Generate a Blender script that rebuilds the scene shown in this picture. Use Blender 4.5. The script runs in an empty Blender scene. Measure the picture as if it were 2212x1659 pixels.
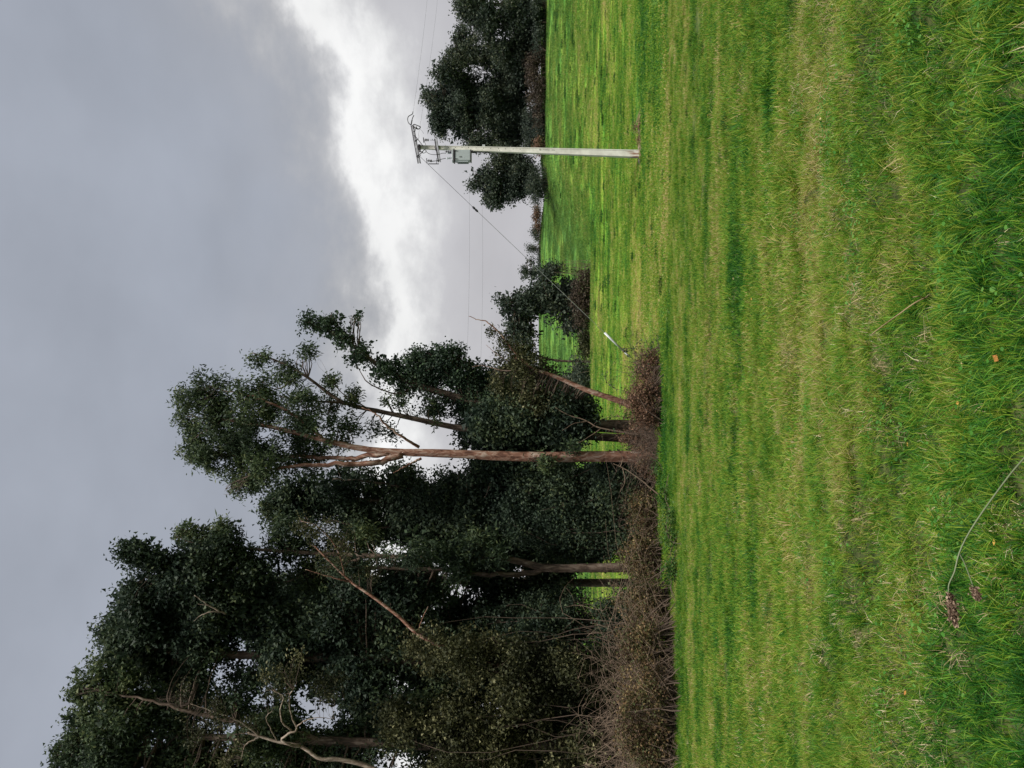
import bpy, math, random
import numpy as np
from mathutils import Vector, Matrix

# ------------------------------------------------------------------ camera
SC = bpy.context.scene
COL = SC.collection
CZ = 1.45                       # eye height over the ground below the camera
F = 1662.0                      # focal length in the units of the layout sheet (2212 x 1659)
cam_d = bpy.data.cameras.new('camera'); cam = bpy.data.objects.new('camera', cam_d); COL.objects.link(cam)
cam.location = (0, 0, CZ)
# the photograph was taken with the phone turned: image left is up
cam.matrix_world = Matrix(((0, 1, 0, 0), (0, 0, -1, 0), (-1, 0, 0, CZ), (0, 0, 0, 1)))
cam_d.sensor_fit = 'HORIZONTAL'; cam_d.sensor_width = 36.0
cam_d.lens = 36.0 * F / 2212.0
cam_d.clip_start = 0.05; cam_d.clip_end = 8000
SC.camera = cam

# ------------------------------------------------------------------ light
SUN_EL, SUN_AZ = math.radians(66), math.radians(150)      # azimuth clockwise from +Y
w = bpy.data.worlds.new("World"); SC.world = w; w.use_nodes = True
nt = w.node_tree; nt.nodes.clear()
def N(t, tree=None, **k):
    n = (tree or nt).nodes.new(t)
    for a, b in k.items(): setattr(n, a, b)
    return n
L = nt.links.new
def M2(op, a, b=None, c=None):
    n = N('ShaderNodeMath', operation=op)
    for i, x in enumerate((a, b, c)):
        if x is None: continue
        if isinstance(x, (int, float)): n.inputs[i].default_value = x
        else: L(x, n.inputs[i])
    return n.outputs[0]
out = N('ShaderNodeOutputWorld'); bg = N('ShaderNodeBackground'); bg.inputs['Strength'].default_value = 0.1
sky = N('ShaderNodeTexSky'); sky.sky_type = 'NISHITA'; sky.sun_disc = False
sky.sun_elevation = SUN_EL; sky.sun_rotation = SUN_AZ; sky.dust_density = 2.0
tc = N('ShaderNodeTexCoord'); sep = N('ShaderNodeSeparateXYZ'); L(tc.outputs['Generated'], sep.inputs[0])
az = M2('ARCTAN2', sep.outputs[0], sep.outputs[1]); el = M2('ARCSINE', sep.outputs[2])
mp = N('ShaderNodeMapping'); mp.inputs['Scale'].default_value = (1, 1, 1.6); L(tc.outputs['Generated'], mp.inputs[0])
def noise(scale, detail, rough=0.55, w4=0.0):
    n = N('ShaderNodeTexNoise'); n.noise_dimensions = '4D'; n.inputs['W'].default_value = w4
    n.inputs['Scale'].default_value = scale; n.inputs['Detail'].default_value = detail; n.inputs['Roughness'].default_value = rough
    L(mp.outputs[0], n.inputs['Vector']); return n.outputs['Fac']
n1 = noise(3.2, 3, 0.5, 1.3); n2 = noise(9.0, 7, 0.6, 4.1); n3 = noise(1.3, 3, 0.5, 7.7); n4 = noise(6.0, 4, 0.5, 2.2)
# a break in the cloud deck: a bright band low in the sky all round, waving in height
ec = M2('ADD', 0.148, M2('MAXIMUM', M2('MINIMUM', M2('MULTIPLY', M2('POWER', M2('SINE', az), 3.0), 0.85), 0.14), -0.05))
t = M2('SUBTRACT', el, ec)
t = M2('ADD', t, M2('MULTIPLY', M2('SUBTRACT', n1, 0.5), 0.11))
t = M2('ADD', t, M2('MULTIPLY', M2('SUBTRACT', n2, 0.5), 0.20))
tt = M2('ADD', M2('MULTIPLY', t, 2.0), 0.5)              # t -.25..+.25  ->  0..1
cr = N('ShaderNodeValToRGB'); L(tt, cr.inputs[0]); cr.color_ramp.interpolation = 'B_SPLINE'
stops = [(0.0, (0.58, 0.575, 0.60)), (0.20, (0.50, 0.495, 0.525)), (0.37, (0.54, 0.535, 0.56)), (0.43, (0.68, 0.68, 0.69)), (0.48, (0.86, 0.86, 0.86)), (0.535, (1.0, 1.0, 0.99)),
         (0.575, (0.72, 0.72, 0.73)), (0.625, (0.47, 0.475, 0.495)), (0.72, (0.365, 0.385, 0.435)), (1.0, (0.36, 0.39, 0.455))]
e = cr.color_ramp.elements
e[0].position = stops[0][0]; e[0].color = (*stops[0][1], 1); e[1].position = 1.0; e[1].color = (*stops[-1][1], 1)
for p, c in stops[1:-1]:
    q = e.new(p); q.color = (*c, 1)
mod = M2('ADD', 0.66, M2('MULTIPLY', n3, 0.32)); mod = M2('ADD', mod, M2('MULTIPLY', n4, 0.38))
vm = N('ShaderNodeVectorMath', operation='SCALE'); L(cr.outputs[0], vm.inputs[0]); L(M2('MULTIPLY', mod, 7.6), vm.inputs[3])
mix = N('ShaderNodeMix', data_type='RGBA'); mix.inputs['Factor'].default_value = 0.97
L(sky.outputs[0], mix.inputs[6]); L(vm.outputs[0], mix.inputs[7])
L(mix.outputs[2], bg.inputs['Color']); L(bg.outputs[0], out.inputs[0])
sd = bpy.data.lights.new('sun', 'SUN'); sd.energy = 4.8; sd.angle = math.radians(14); sd.color = (1.0, 0.955, 0.88)
so = bpy.data.objects.new('sun', sd); COL.objects.link(so)
dvec = Vector((math.sin(SUN_AZ) * math.cos(SUN_EL), math.cos(SUN_AZ) * math.cos(SUN_EL), math.sin(SUN_EL)))
so.rotation_euler = dvec.to_track_quat('Z', 'Y').to_euler(); so.location = dvec * 200
vs = SC.view_settings; vs.view_transform = 'Standard'; vs.look = 'None'; vs.gamma = 1; vs.exposure = 0.4; vs.use_curve_mapping = False
SC.cycles.max_bounces = 5; SC.cycles.diffuse_bounces = 3; SC.cycles.transparent_max_bounces = 4; SC.cycles.transmission_bounces = 3
SC.cycles.caustics_reflective = False; SC.cycles.caustics_refractive = False

RS = np.random.RandomState(11); R = random.Random(5)

# ------------------------------------------------------------------ helpers
def P(X, Y, d):
    """layout sheet position (X down the upright view, Y leftwards) at depth d metres"""
    return np.array([(829.5 - Y) / F * d, d, CZ + (1106.0 - X) / F * d])

def tag(o, label=None, cat=None, group=None, kind=None):
    if label: o['label'] = label
    if cat: o['category'] = cat
    if group: o['group'] = group
    if kind: o['kind'] = kind
    return o

def make_mesh(name, V, Fc, mats, attr=None, smooth=False, midx=None):
    """V (n,3); Fc: (m,k) array of equal polygons or list of such arrays"""
    me = bpy.data.meshes.new(name)
    V = np.asarray(V, dtype=np.float32)
    blocks = Fc if isinstance(Fc, list) else [Fc]
    blocks = [np.asarray(b, dtype=np.int32) for b in blocks if len(b)]
    me.vertices.add(len(V)); me.vertices.foreach_set('co', V.ravel())
    li = np.concatenate([b.ravel() for b in blocks]); cnt = np.concatenate([np.full(len(b), b.shape[1], np.int32) for b in blocks])
    st = np.concatenate([[0], np.cumsum(cnt)[:-1]]).astype(np.int32)
    me.loops.add(len(li)); me.loops.foreach_set('vertex_index', li)
    me.polygons.add(len(cnt)); me.polygons.foreach_set('loop_start', st)
    me.polygons.foreach_set('use_smooth', np.full(len(cnt), smooth))
    for m in (mats if isinstance(mats, (list, tuple)) else [mats]): me.materials.append(m)
    if midx is not None: me.polygons.foreach_set('material_index', np.asarray(midx, np.int32))
    if attr is not None:
        for k, a in attr.items():
            at = me.attributes.new(k, 'FLOAT', 'POINT'); at.data.foreach_set('value', np.asarray(a, np.float32))
    me.update(calc_edges=True)
    return me

def obj(name, me, parent=None, loc=None):
    o = bpy.data.objects.new(name, me); COL.objects.link(o)
    if loc is not None: o.location = loc
    if parent is not None:
        o.parent = parent
        if loc is None: o.matrix_parent_inverse = Matrix.Translation(-Vector(parent.location))
    return o

def thing(name, loc, label, cat, group=None):
    o = bpy.data.objects.new(name, None); COL.objects.link(o); o.location = loc; o.empty_display_size = 0.3
    return tag(o, label, cat, group)

def unit(v): return v / np.maximum(np.linalg.norm(v, axis=-1, keepdims=True), 1e-9)

def tubes(P3, Rr, S=4, wob=0.0):
    """P3 (n,k,3) polylines, Rr (n,k) radii -> verts, quads"""
    P3 = np.asarray(P3, float); Rr = np.asarray(Rr, float); n, k, _ = P3.shape
    T = np.gradient(P3, axis=1); T = unit(T)
    m = unit(P3[:, -1] - P3[:, 0]); ref = np.where(np.abs(m[:, 2:3]) < 0.8, np.array([[0, 0, 1.0]]), np.array([[0, 1.0, 0]]))
    A = unit(np.cross(T, ref[:, None, :])); B = np.cross(T, A)
    ang = np.arange(S) * 2 * np.pi / S
    rad = Rr[:, :, None] * np.ones(S)
    if wob:
        rad = rad * (1 + wob * (RS.rand(n, k, S) - .5) + wob * .8 * np.sin(ang * 3 + 1.3)[None, None, :] + wob * .6 * np.sin(ang * 5 + 0.4)[None, None, :])
    V = P3[:, :, None, :] + rad[..., None] * (np.cos(ang)[None, None, :, None] * A[:, :, None, :] + np.sin(ang)[None, None, :, None] * B[:, :, None, :])
    idx = np.arange(n * k * S).reshape(n, k, S)
    a = idx[:, :-1, :]; b = np.roll(idx, -1, 2)[:, :-1, :]; c = np.roll(idx, -1, 2)[:, 1:, :]; d = idx[:, 1:, :]
    return V.reshape(-1, 3), np.stack([a, b, c, d], -1).reshape(-1, 4)

class Mb:
    """collects verts and quads/tris with a material index"""
    def __init__(s): s.V = []; s.Q = []; s.T = []; s.n = 0; s.A = []
    def add(s, V, Q, a=None):
        V = np.asarray(V, float); s.V.append(V); Q = np.asarray(Q) + s.n
        (s.Q if Q.shape[1] == 4 else s.T).append(Q); s.n += len(V)
        s.A.append(np.zeros(len(V)) if a is None else np.asarray(a)); return s
    def tube(s, pts, r, S=8, wob=0.0):
        pts = np.asarray(pts, float); r = np.asarray(r, float) * np.ones(len(pts)); V, Q = tubes(pts[None], r[None], S, wob); s.add(V, Q)
        c0 = pts[0]; c1 = pts[-1]; o = s.n; k = len(pts)           # caps
        s.V.append(np.array([c0, c1])); s.A.append(np.zeros(2)); base = o - k * S
        s.T.append(np.array([[o, base + (j + 1) % S, base + j] for j in range(S)])); last = o - S
        s.T.append(np.array([[o + 1, last + j, last + (j + 1) % S] for j in range(S)])); s.n += 2
        return s
    def box(s, c, size, M=None):
        h = np.array(size) / 2; V = np.array([[x, y, z] for x in (-1, 1) for y in (-1, 1) for z in (-1, 1)]) * h
        if M is not None: V = V @ np.array(M.to_3x3()).T
        s.add(V + np.array(c), np.array([[0, 1, 3, 2], [4, 6, 7, 5], [0, 4, 5, 1], [2, 3, 7, 6], [0, 2, 6, 4], [1, 5, 7, 3]])); return s
    def lathe(s, prof, a, b, S=14):
        """profile [(t,r)] along the segment a->b (t in metres)"""
        a = np.array(a, float); b = np.array(b, float); u = unit(b - a)
        return s.tube([a + u * t_ for t_, _ in prof], [max(r_, .0005) for _, r_ in prof], S)
    def mesh(s, name, mats, smooth=False, **k):
        bl = []
        if s.Q: bl.append(np.concatenate(s.Q))
        if s.T: bl.append(np.concatenate(s.T))
        return make_mesh(name, np.concatenate(s.V), bl, mats, smooth=smooth, attr={'rnd': np.concatenate(s.A)}, **k)

def spline(pts, k=24):
    pts = np.asarray(pts, float)
    if len(pts) < 3:
        tt_ = np.linspace(0, 1, k)[:, None]; return pts[0] * (1 - tt_) + pts[-1] * tt_
    p = np.vstack([2 * pts[0] - pts[1], pts, 2 * pts[-1] - pts[-2]]); o = []
    for tq in np.linspace(0, len(pts) - 1 - 1e-6, k):
        i = int(tq); u = tq - i; a, b, c, d = p[i:i + 4]
        o.append(.5 * ((2 * b) + (c - a) * u + (2 * a - 5 * b + 4 * c - d) * u * u + (3 * b - a - 3 * c + d) * u ** 3))
    return np.array(o)

_W = np.random.RandomState(3)
_D3 = _W.normal(size=(5, 14, 3)); _D3 /= np.linalg.norm(_D3, axis=-1, keepdims=True); _PH = _W.rand(5, 14) * 6.28
def wav(p, scale, k=0):
    """smooth pseudo noise about -1..1; p (...,3) or (...,2)"""
    p = np.asarray(p, float)
    if p.shape[-1] == 2: p = np.concatenate([p, np.zeros(p.shape[:-1] + (1,))], -1)
    s = 0
    for j in range(14): s = s + np.sin((p @ _D3[k, j]) * scale * (0.55 + 0.09 * j) * 2 + _PH[k, j])
    return s / 4.2

# ------------------------------------------------------------------ terrain height
def table(pts, sig):
    xs = np.linspace(-60, 700, 7601); y = np.interp(xs, [p[0] for p in pts], [p[1] for p in pts])
    s = sig / 0.1; k = np.arange(-int(3 * s), int(3 * s) + 1); g = np.exp(-.5 * (k / s) ** 2); g /= g.sum()
    y2 = np.convolve(np.pad(y, len(k) // 2, mode='edge'), g, mode='valid')
    return xs, y2
common = [(-60, -3.0), (-10, 0.1), (0, 1.28), (2.4, 1.63), (5, 2.12), (10, 3.0), (15, 3.8), (20, 4.5), (24, 5.0), (28, 5.42), (36, 5.93), (45, 6.45), (55, 6.98)]
left = common + [(70, 7.37), (75, 7.8), (82, 9.8), (90, 10.35), (110, 9.2), (140, 6.2), (150, 5.5), (160, 5.6), (175, 6.5), (220, 11), (300, 19), (420, 32), (700, 52)]
right = common + [(66, 7.1), (75, 7.0), (90, 6.3), (108, 4.98), (118, 4.62), (126, 4.8), (140, 6.0), (170, 9), (220, 14), (300, 21), (420, 34), (700, 54)]
LX, LT = table(left, 1.2); RX, RT = table(right, 1.2)
def ground(x, y):
    x = np.asarray(x, float); y = np.asarray(y, float)
    a = np.clip((x / np.maximum(y, 8) - 0.16) / 0.14, 0, 1); a = a * a * (3 - 2 * a)
    yy = np.clip(y, -60, 700)
    h = np.interp(yy, LX, LT) * (1 - a) + np.interp(yy, RX, RT) * a
    r = np.hypot(x, y)
    h = h + np.clip(r - 700, 0, 1e9) * 0.055
    p = np.stack([x, y], -1)
    near = np.clip(1 - r / 60, 0, 1)
    b = 0.045 * wav(p * np.array([.6, 1]), 1.3, 0) + 0.036 * wav(p * np.array([.8, 1.4]), 3.0, 1) * near + 0.020 * wav(p, 7.0, 2) * np.clip(1 - r / 25, 0, 1)
    b = b + 0.05 * wav(p * np.array([.35, 1]), 0.45, 3) * np.clip(r / 20, 0, 1)
    b = b * np.clip(r / 2.0, .3, 1)
    return CZ - h + b
def gz(x, y): return float(ground(np.array([x]), np.array([y]))[0])
def on(Y, d, dz=0.0):
    x = (829.5 - Y) / F * d
    return np.array([x, d, gz(x, d) + dz])

# ------------------------------------------------------------------ materials
def mat(name):
    m = bpy.data.materials.new(name); m.use_nodes = True; m.node_tree.nodes.clear(); return m
def simple(name, col, rough=0.6, metal=0.0, nscale=8.0, namt=0.35, bump=0.0):
    m = mat(name); T = m.node_tree; l = T.links.new
    o = N('ShaderNodeOutputMaterial', T); b = N('ShaderNodeBsdfPrincipled', T)
    g = N('ShaderNodeTexCoord', T); n = N('ShaderNodeTexNoise', T); n.inputs['Scale'].default_value = nscale; n.inputs['Detail'].default_value = 5
    l(g.outputs['Object'], n.inputs['Vector'])
    r = N('ShaderNodeValToRGB', T); l(n.outputs['Fac'], r.inputs[0])
    r.color_ramp.elements[0].position = 0.3; r.color_ramp.elements[1].position = 0.7
    r.color_ramp.elements[0].color = (*[c * (1 - namt) for c in col], 1); r.color_ramp.elements[1].color = (*[min(1, c * (1 + namt * .5)) for c in col], 1)
    l(r.outputs[0], b.inputs['Base Color']); b.inputs['Roughness'].default_value = rough; b.inputs['Metallic'].default_value = metal
    if bump:
        bp = N('ShaderNodeBump', T); bp.inputs['Strength'].default_value = bump; bp.inputs['Distance'].default_value = 0.01
        l(n.outputs['Fac'], bp.inputs['Height']); l(bp.outputs[0], b.inputs['Normal'])
    l(b.outputs[0], o.inputs[0]); return m

def leafmat(name, stops, trans=0.35, rough=0.6, spec=0.18, pscale=0.35):
    """stops: colours over the per-leaf random value; a world-space noise shifts it patch by patch"""
    m = mat(name); T = m.node_tree; l = T.links.new
    o = N('ShaderNodeOutputMaterial', T); b = N('ShaderNodeBsdfPrincipled', T); tr = N('ShaderNodeBsdfTranslucent', T); mx = N('ShaderNodeMixShader', T)
    at = N('ShaderNodeAttribute', T); at.attribute_name = 'rnd'
    ge = N('ShaderNodeNewGeometry', T); n = N('ShaderNodeTexNoise', T); n.inputs['Scale'].default_value = pscale; n.inputs['Detail'].default_value = 3
    l(ge.outputs['Position'], n.inputs['Vector'])
    ma = N('ShaderNodeMath', T, operation='MULTIPLY_ADD'); l(n.outputs['Fac'], ma.inputs[0]); ma.inputs[1].default_value = 1.5; ma.inputs[2].default_value = -0.75
    ad = N('ShaderNodeMath', T, operation='ADD'); l(at.outputs['Fac'], ad.inputs[0]); l(ma.outputs[0], ad.inputs[1])
    r = N('ShaderNodeValToRGB', T); l(ad.outputs[0], r.inputs[0]); e = r.color_ramp.elements
    e[0].position = stops[0][0]; e[0].color = (*stops[0][1], 1); e[1].position = stops[-1][0]; e[1].color = (*stops[-1][1], 1)
    for p_, c_ in stops[1:-1]:
        q_ = e.new(p_); q_.color = (*c_, 1)
    l(r.outputs[0], b.inputs['Base Color']); l(r.outputs[0], tr.inputs['Color'])
    b.inputs['Roughness'].default_value = rough; b.inputs['Specular IOR Level'].default_value = spec
    mx.inputs[0].default_value = trans; l(b.outputs[0], mx.inputs[1]); l(tr.outputs[0], mx.inputs[2]); l(mx.outputs[0], o.inputs[0])
    return m

def barkmat(name, dark, mid, light, sz=(6, 6, 0.9), bump=0.8):
    m = mat(name); T = m.node_tree; l = T.links.new
    o = N('ShaderNodeOutputMaterial', T); b = N('ShaderNodeBsdfPrincipled', T); ge = N('ShaderNodeNewGeometry', T)
    mp_ = N('ShaderNodeMapping', T); mp_.inputs['Scale'].default_value = sz; l(ge.outputs['Position'], mp_.inputs[0])
    n = N('ShaderNodeTexNoise', T); n.inputs['Scale'].default_value = 1.6; n.inputs['Detail'].default_value = 7; n.inputs['Roughness'].default_value = .62; n.inputs['Distortion'].default_value = .8
    l(mp_.outputs[0], n.inputs['Vector'])
    r = N('ShaderNodeValToRGB', T); l(n.outputs['Fac'], r.inputs[0]); e = r.color_ramp.elements
    e[0].position = .36; e[0].color = (*dark, 1); e[1].position = .66; e[1].color = (*light, 1); q = e.new(.5); q.color = (*mid, 1)
    l(r.outputs[0], b.inputs['Base Color']); b.inputs['Roughness'].default_value = .85; b.inputs['Specular IOR Level'].default_value = .2
    bp = N('ShaderNodeBump', T); bp.inputs['Strength'].default_value = bump; bp.inputs['Distance'].default_value = .05
    l(n.outputs['Fac'], bp.inputs['Height']); l(bp.outputs[0], b.inputs['Normal']); l(b.outputs[0], o.inputs[0]); return m

def turf_colour(T, rnd=None):
    """colour of turf by world position: yellow-green, deep green, thatch, with distance haze painted in"""
    l = T.links.new
    ge = N('ShaderNodeNewGeometry', T)
    def nz(scale, sc3, detail, dist=0.0):
        mp_ = N('ShaderNodeMapping', T); mp_.inputs['Scale'].default_value = sc3; l(ge.outputs['Position'], mp_.inputs[0])
        n = N('ShaderNodeTexNoise', T); n.inputs['Scale'].default_value = scale; n.inputs['Detail'].default_value = detail; n.inputs['Distortion'].default_value = dist
        l(mp_.outputs[0], n.inputs['Vector']); return n.outputs['Fac']
    a = nz(0.22, (.5, 1, 0), 4, .3); b = nz(1.5, (.7, 1, 0), 4); c = nz(0.045, (1, 1, 0), 3)
    def mth(op, x, y=None, z=None):
        n = N('ShaderNodeMath', T, operation=op)
        for i, q in enumerate((x, y, z)):
            if q is None: continue
            if isinstance(q, (int, float)): n.inputs[i].default_value = q
            else: l(q, n.inputs[i])
        return n.outputs[0]
    v = mth('MULTIPLY_ADD', a, 0.9, mth('MULTIPLY_ADD', b, 0.75, mth('MULTIPLY', c, 0.35)))
    if rnd is not None: v = mth('MULTIPLY_ADD', rnd, 0.52, mth('ADD', v, -0.255))
    sp = N('ShaderNodeSeparateXYZ', T); l(ge.outputs['Position'], sp.inputs[0])
    # lush dark sward on the bank right in front of the camera
    nearf = N('ShaderNodeMapRange', T); nearf.inputs['From Min'].default_value = 2.3; nearf.inputs['From Max'].default_value = 4.6; nearf.inputs['To Min'].default_value = -0.11; nearf.inputs['To Max'].default_value = 0.02
    l(sp.outputs[1], nearf.inputs['Value']); v = mth('ADD', v, nearf.outputs[0])
    by_ = mth('DIVIDE', mth('SUBTRACT', sp.outputs[1], 5.3), 1.7); v = mth('MULTIPLY_ADD', mth('EXPONENT', mth('MULTIPLY', mth('MULTIPLY', by_, by_), -1.0)), 0.055, v)
    fy_ = N('ShaderNodeMapRange', T); fy_.inputs['From Min'].default_value = 70; fy_.inputs['From Max'].default_value = 125; fy_.inputs['To Max'].default_value = -0.13; l(sp.outputs[1], fy_.inputs['Value']); v = mth('ADD', v, fy_.outputs[0])
    hn = nz(0.8, (.32, 1, 0), 2, .4); hm = N('ShaderNodeMapRange', T); hm.inputs['From Min'].default_value = .57; hm.inputs['From Max'].default_value = .66; hm.inputs['To Max'].default_value = -0.17; l(hn, hm.inputs['Value']); v = mth('ADD', v, hm.outputs[0])
    v = mth('MULTIPLY_ADD', mth('ADD', v, -1.0), 1.7, 0.49)
    r = N('ShaderNodeValToRGB', T); l(v, r.inputs[0]); e = r.color_ramp.elements
    st = [(0.0, (.018, .09, .013)), (.20, (.05, .20, .018)), (.38, (.12, .285, .023)), (.58, (.22, .34, .032)), (.78, (.29, .34, .045)), (.92, (.39, .34, .09)), (1.0, (.52, .42, .20))]
    e[0].position = 0; e[0].color = (*st[0][1], 1); e[1].position = 1; e[1].color = (*st[-1][1], 1)
    for p_, c_ in st[1:-1]:
        q = e.new(p_); q.color = (*c_, 1)
    hz = N('ShaderNodeMapRange', T); hz.inputs['From Min'].default_value = 40; hz.inputs['From Max'].default_value = 110; hz.inputs['To Max'].default_value = 0.6; l(sp.outputs[1], hz.inputs['Value'])  # haze painted into the colour: turf fades to dull grey-green with distance
    mz = N('ShaderNodeMix', T, data_type='RGBA'); l(hz.outputs[0], mz.inputs['Factor']); l(r.outputs[0], mz.inputs[6]); mz.inputs[7].default_value = (.085, .155, .045, 1)
    return mz.outputs[2], b, ge

m_blade = mat('grass_blade'); T = m_blade.node_tree
at = N('ShaderNodeAttribute', T); at.attribute_name = 'rnd'
c_, b_, g_ = turf_colour(T, at.outputs['Fac'])
pb = N('ShaderNodeBsdfPrincipled', T); tb = N('ShaderNodeBsdfTranslucent', T); mxb = N('ShaderNodeMixShader', T); ob = N('ShaderNodeOutputMaterial', T)
T.links.new(c_, pb.inputs['Base Color']); T.links.new(c_, tb.inputs['Color']); pb.inputs['Roughness'].default_value = .55; pb.inputs['Specular IOR Level'].default_value = .25
mxb.inputs[0].default_value = .45; T.links.new(pb.outputs[0], mxb.inputs[1]); T.links.new(tb.outputs[0], mxb.inputs[2]); T.links.new(mxb.outputs[0], ob.inputs[0])

m_ground = mat('field_turf'); T = m_ground.node_tree; l = T.links.new
c_, b_, g_ = turf_colour(T)
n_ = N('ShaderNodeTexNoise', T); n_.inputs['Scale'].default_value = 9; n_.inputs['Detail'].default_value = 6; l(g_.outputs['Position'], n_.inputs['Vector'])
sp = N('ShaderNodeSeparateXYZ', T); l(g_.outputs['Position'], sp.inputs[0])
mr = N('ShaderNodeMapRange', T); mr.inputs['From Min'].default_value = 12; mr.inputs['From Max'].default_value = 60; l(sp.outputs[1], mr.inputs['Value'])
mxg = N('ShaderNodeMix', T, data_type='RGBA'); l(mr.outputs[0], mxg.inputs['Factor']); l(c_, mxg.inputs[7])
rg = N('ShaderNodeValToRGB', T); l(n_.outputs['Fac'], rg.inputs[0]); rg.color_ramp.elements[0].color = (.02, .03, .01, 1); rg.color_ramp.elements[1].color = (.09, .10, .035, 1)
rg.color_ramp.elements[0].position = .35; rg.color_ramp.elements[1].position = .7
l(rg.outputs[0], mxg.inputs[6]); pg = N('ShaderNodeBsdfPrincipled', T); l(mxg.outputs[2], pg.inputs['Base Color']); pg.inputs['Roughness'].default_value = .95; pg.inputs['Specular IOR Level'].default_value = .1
bpn = N('ShaderNodeBump', T); bpn.inputs['Strength'].default_value = .6; bpn.inputs['Distance'].default_value = .05; l(n_.outputs['Fac'], bpn.inputs['Height']); l(bpn.outputs[0], pg.inputs['Normal'])
og = N('ShaderNodeOutputMaterial', T); l(pg.outputs[0], og.inputs[0])

m_euc = leafmat('eucalyptus_leaf', [(0, (.022, .036, .024)), (.4, (.042, .066, .034)), (.7, (.07, .10, .040)), (1, (.13, .15, .06))], .32)
m_dark = leafmat('evergreen_leaf', [(0, (.017, .030, .022)), (.5, (.034, .053, .032)), (.8, (.056, .080, .038)), (1, (.10, .12, .055))], .28)
m_ivy = leafmat('ivy_leaf', [(0, (.018, .032, .024)), (.5, (.034, .058, .034)), (.85, (.055, .09, .042)), (1, (.10, .13, .07))], .28, .55, .2)
m_olive = leafmat('olive_leaf', [(0, (.020, .024, .012)), (.45, (.040, .045, .020)), (.82, (.08, .08, .032)), (1, (.24, .23, .12))], .3)
m_bram = leafmat('bramble_leaf', [(0, (.035, .024, .016)), (.35, (.10, .062, .036)), (.55, (.055, .075, .025)), (.8, (.16, .095, .05)), (1, (.27, .20, .09))], .25, pscale=.9)
m_redb = leafmat('dead_bracken', [(0, (.055, .03, .02)), (.45, (.13, .072, .045)), (.75, (.21, .125, .08)), (1, (.10, .12, .04))], .2, pscale=.9)
m_dkbr = leafmat('dead_brown_leaf', [(0, (.022, .018, .014)), (.5, (.048, .036, .026)), (.85, (.09, .065, .045)), (1, (.06, .075, .035))], .2, pscale=.6)
m_far = leafmat('distant_leaf', [(0, (.026, .038, .032)), (.5, (.044, .060, .042)), (.8, (.066, .080, .05)), (1, (.11, .12, .07))], .25, pscale=.12)
m_bark = barkmat('peeling_red_bark', (.07, .032, .022), (.20, .10, .068), (.36, .28, .23), (4.2, 4.2, 1.5))
m_bark2 = barkmat('grey_brown_bark', (.035, .026, .02), (.095, .065, .048), (.19, .15, .12), (4.2, 4.2, 1.4))
m_pale = barkmat('dead_pale_wood', (.11, .08, .06), (.22, .17, .13), (.34, .29, .24))
m_twig = simple('twig_wood', (.085, .058, .042), .9)
m_twigp = simple('dry_twig', (.16, .112, .078), .9)
m_concrete = mat('weathered_concrete'); T = m_concrete.node_tree; l = T.links.new
g = N('ShaderNodeNewGeometry', T); n = N('ShaderNodeTexNoise', T); n.inputs['Scale'].default_value = 3; n.inputs['Detail'].default_value = 8; l(g.outputs['Position'], n.inputs['Vector'])
r = N('ShaderNodeValToRGB', T); l(n.outputs['Fac'], r.inputs[0]); r.color_ramp.elements[0].color = (.50, .485, .44, 1); r.color_ramp.elements[1].color = (.72, .71, .65, 1); r.color_ramp.elements[0].position = .3; r.color_ramp.elements[1].position = .7
sp = N('ShaderNodeSeparateXYZ', T); l(g.outputs['Position'], sp.inputs[0]); mr = N('ShaderNodeMapRange', T); POLE_Z = CZ - 5.93
mr.inputs['From Min'].default_value = POLE_Z + .25; mr.inputs['From Max'].default_value = POLE_Z + 1.25; mr.inputs['To Min'].default_value = 1; mr.inputs['To Max'].default_value = 0; l(sp.outputs[2], mr.inputs['Value'])
mp_ = N('ShaderNodeMapping', T); mp_.inputs['Scale'].default_value = (9, 9, 1.2); l(g.outputs['Position'], mp_.inputs[0]); n2_ = N('ShaderNodeTexNoise', T); n2_.inputs['Scale'].default_value = 1.5; n2_.inputs['Detail'].default_value = 5; l(mp_.outputs[0], n2_.inputs['Vector'])
mm = N('ShaderNodeMath', T, operation='MULTIPLY'); l(mr.outputs[0], mm.inputs[0]); l(n2_.outputs['Fac'], mm.inputs[1])
gt = N('ShaderNodeMapRange', T); gt.inputs['From Min'].default_value = .38; gt.inputs['From Max'].default_value = .6; l(mm.outputs[0], gt.inputs['Value'])
mx_ = N('ShaderNodeMix', T, data_type='RGBA'); l(gt.outputs[0], mx_.inputs['Factor']); l(r.outputs[0], mx_.inputs[6]); mx_.inputs[7].default_value = (.26, .15, .10, 1)
p_ = N('ShaderNodeBsdfPrincipled', T); l(mx_.outputs[2], p_.inputs['Base Color']); p_.inputs['Roughness'].default_value = .85
bp_ = N('ShaderNodeBump', T); bp_.inputs['Strength'].default_value = .3; bp_.inputs['Distance'].default_value = .01; l(n.outputs['Fac'], bp_.inputs['Height']); l(bp_.outputs[0], p_.inputs['Normal'])
o_ = N('ShaderNodeOutputMaterial', T); l(p_.outputs[0], o_.inputs[0])
m_galv = simple('galvanised_steel', (.42, .42, .46), .5, .3)
m_iron = simple('dark_weathered_steel', (.055, .05, .06), .6, .4)
m_insul = simple('dark_insulator_glaze', (.03, .026, .035), .3)
m_wire = simple('cable_sheath', (.05, .05, .055), .6)
m_alu = simple('aluminium_wire', (.30, .31, .32), .45, .5)
m_box = simple('painted_grey_steel', (.33, .37, .38), .45, 0, 3, .1)
m_white = simple('white_plastic', (.50, .53, .54), .55, 0, 4, .35)
m_hole = simple('dark_recess', (.03, .028, .025), .9)
m_soil = simple('disturbed_soil', (.20, .17, .12), .95, 0, 14, .6, .8)
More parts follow.
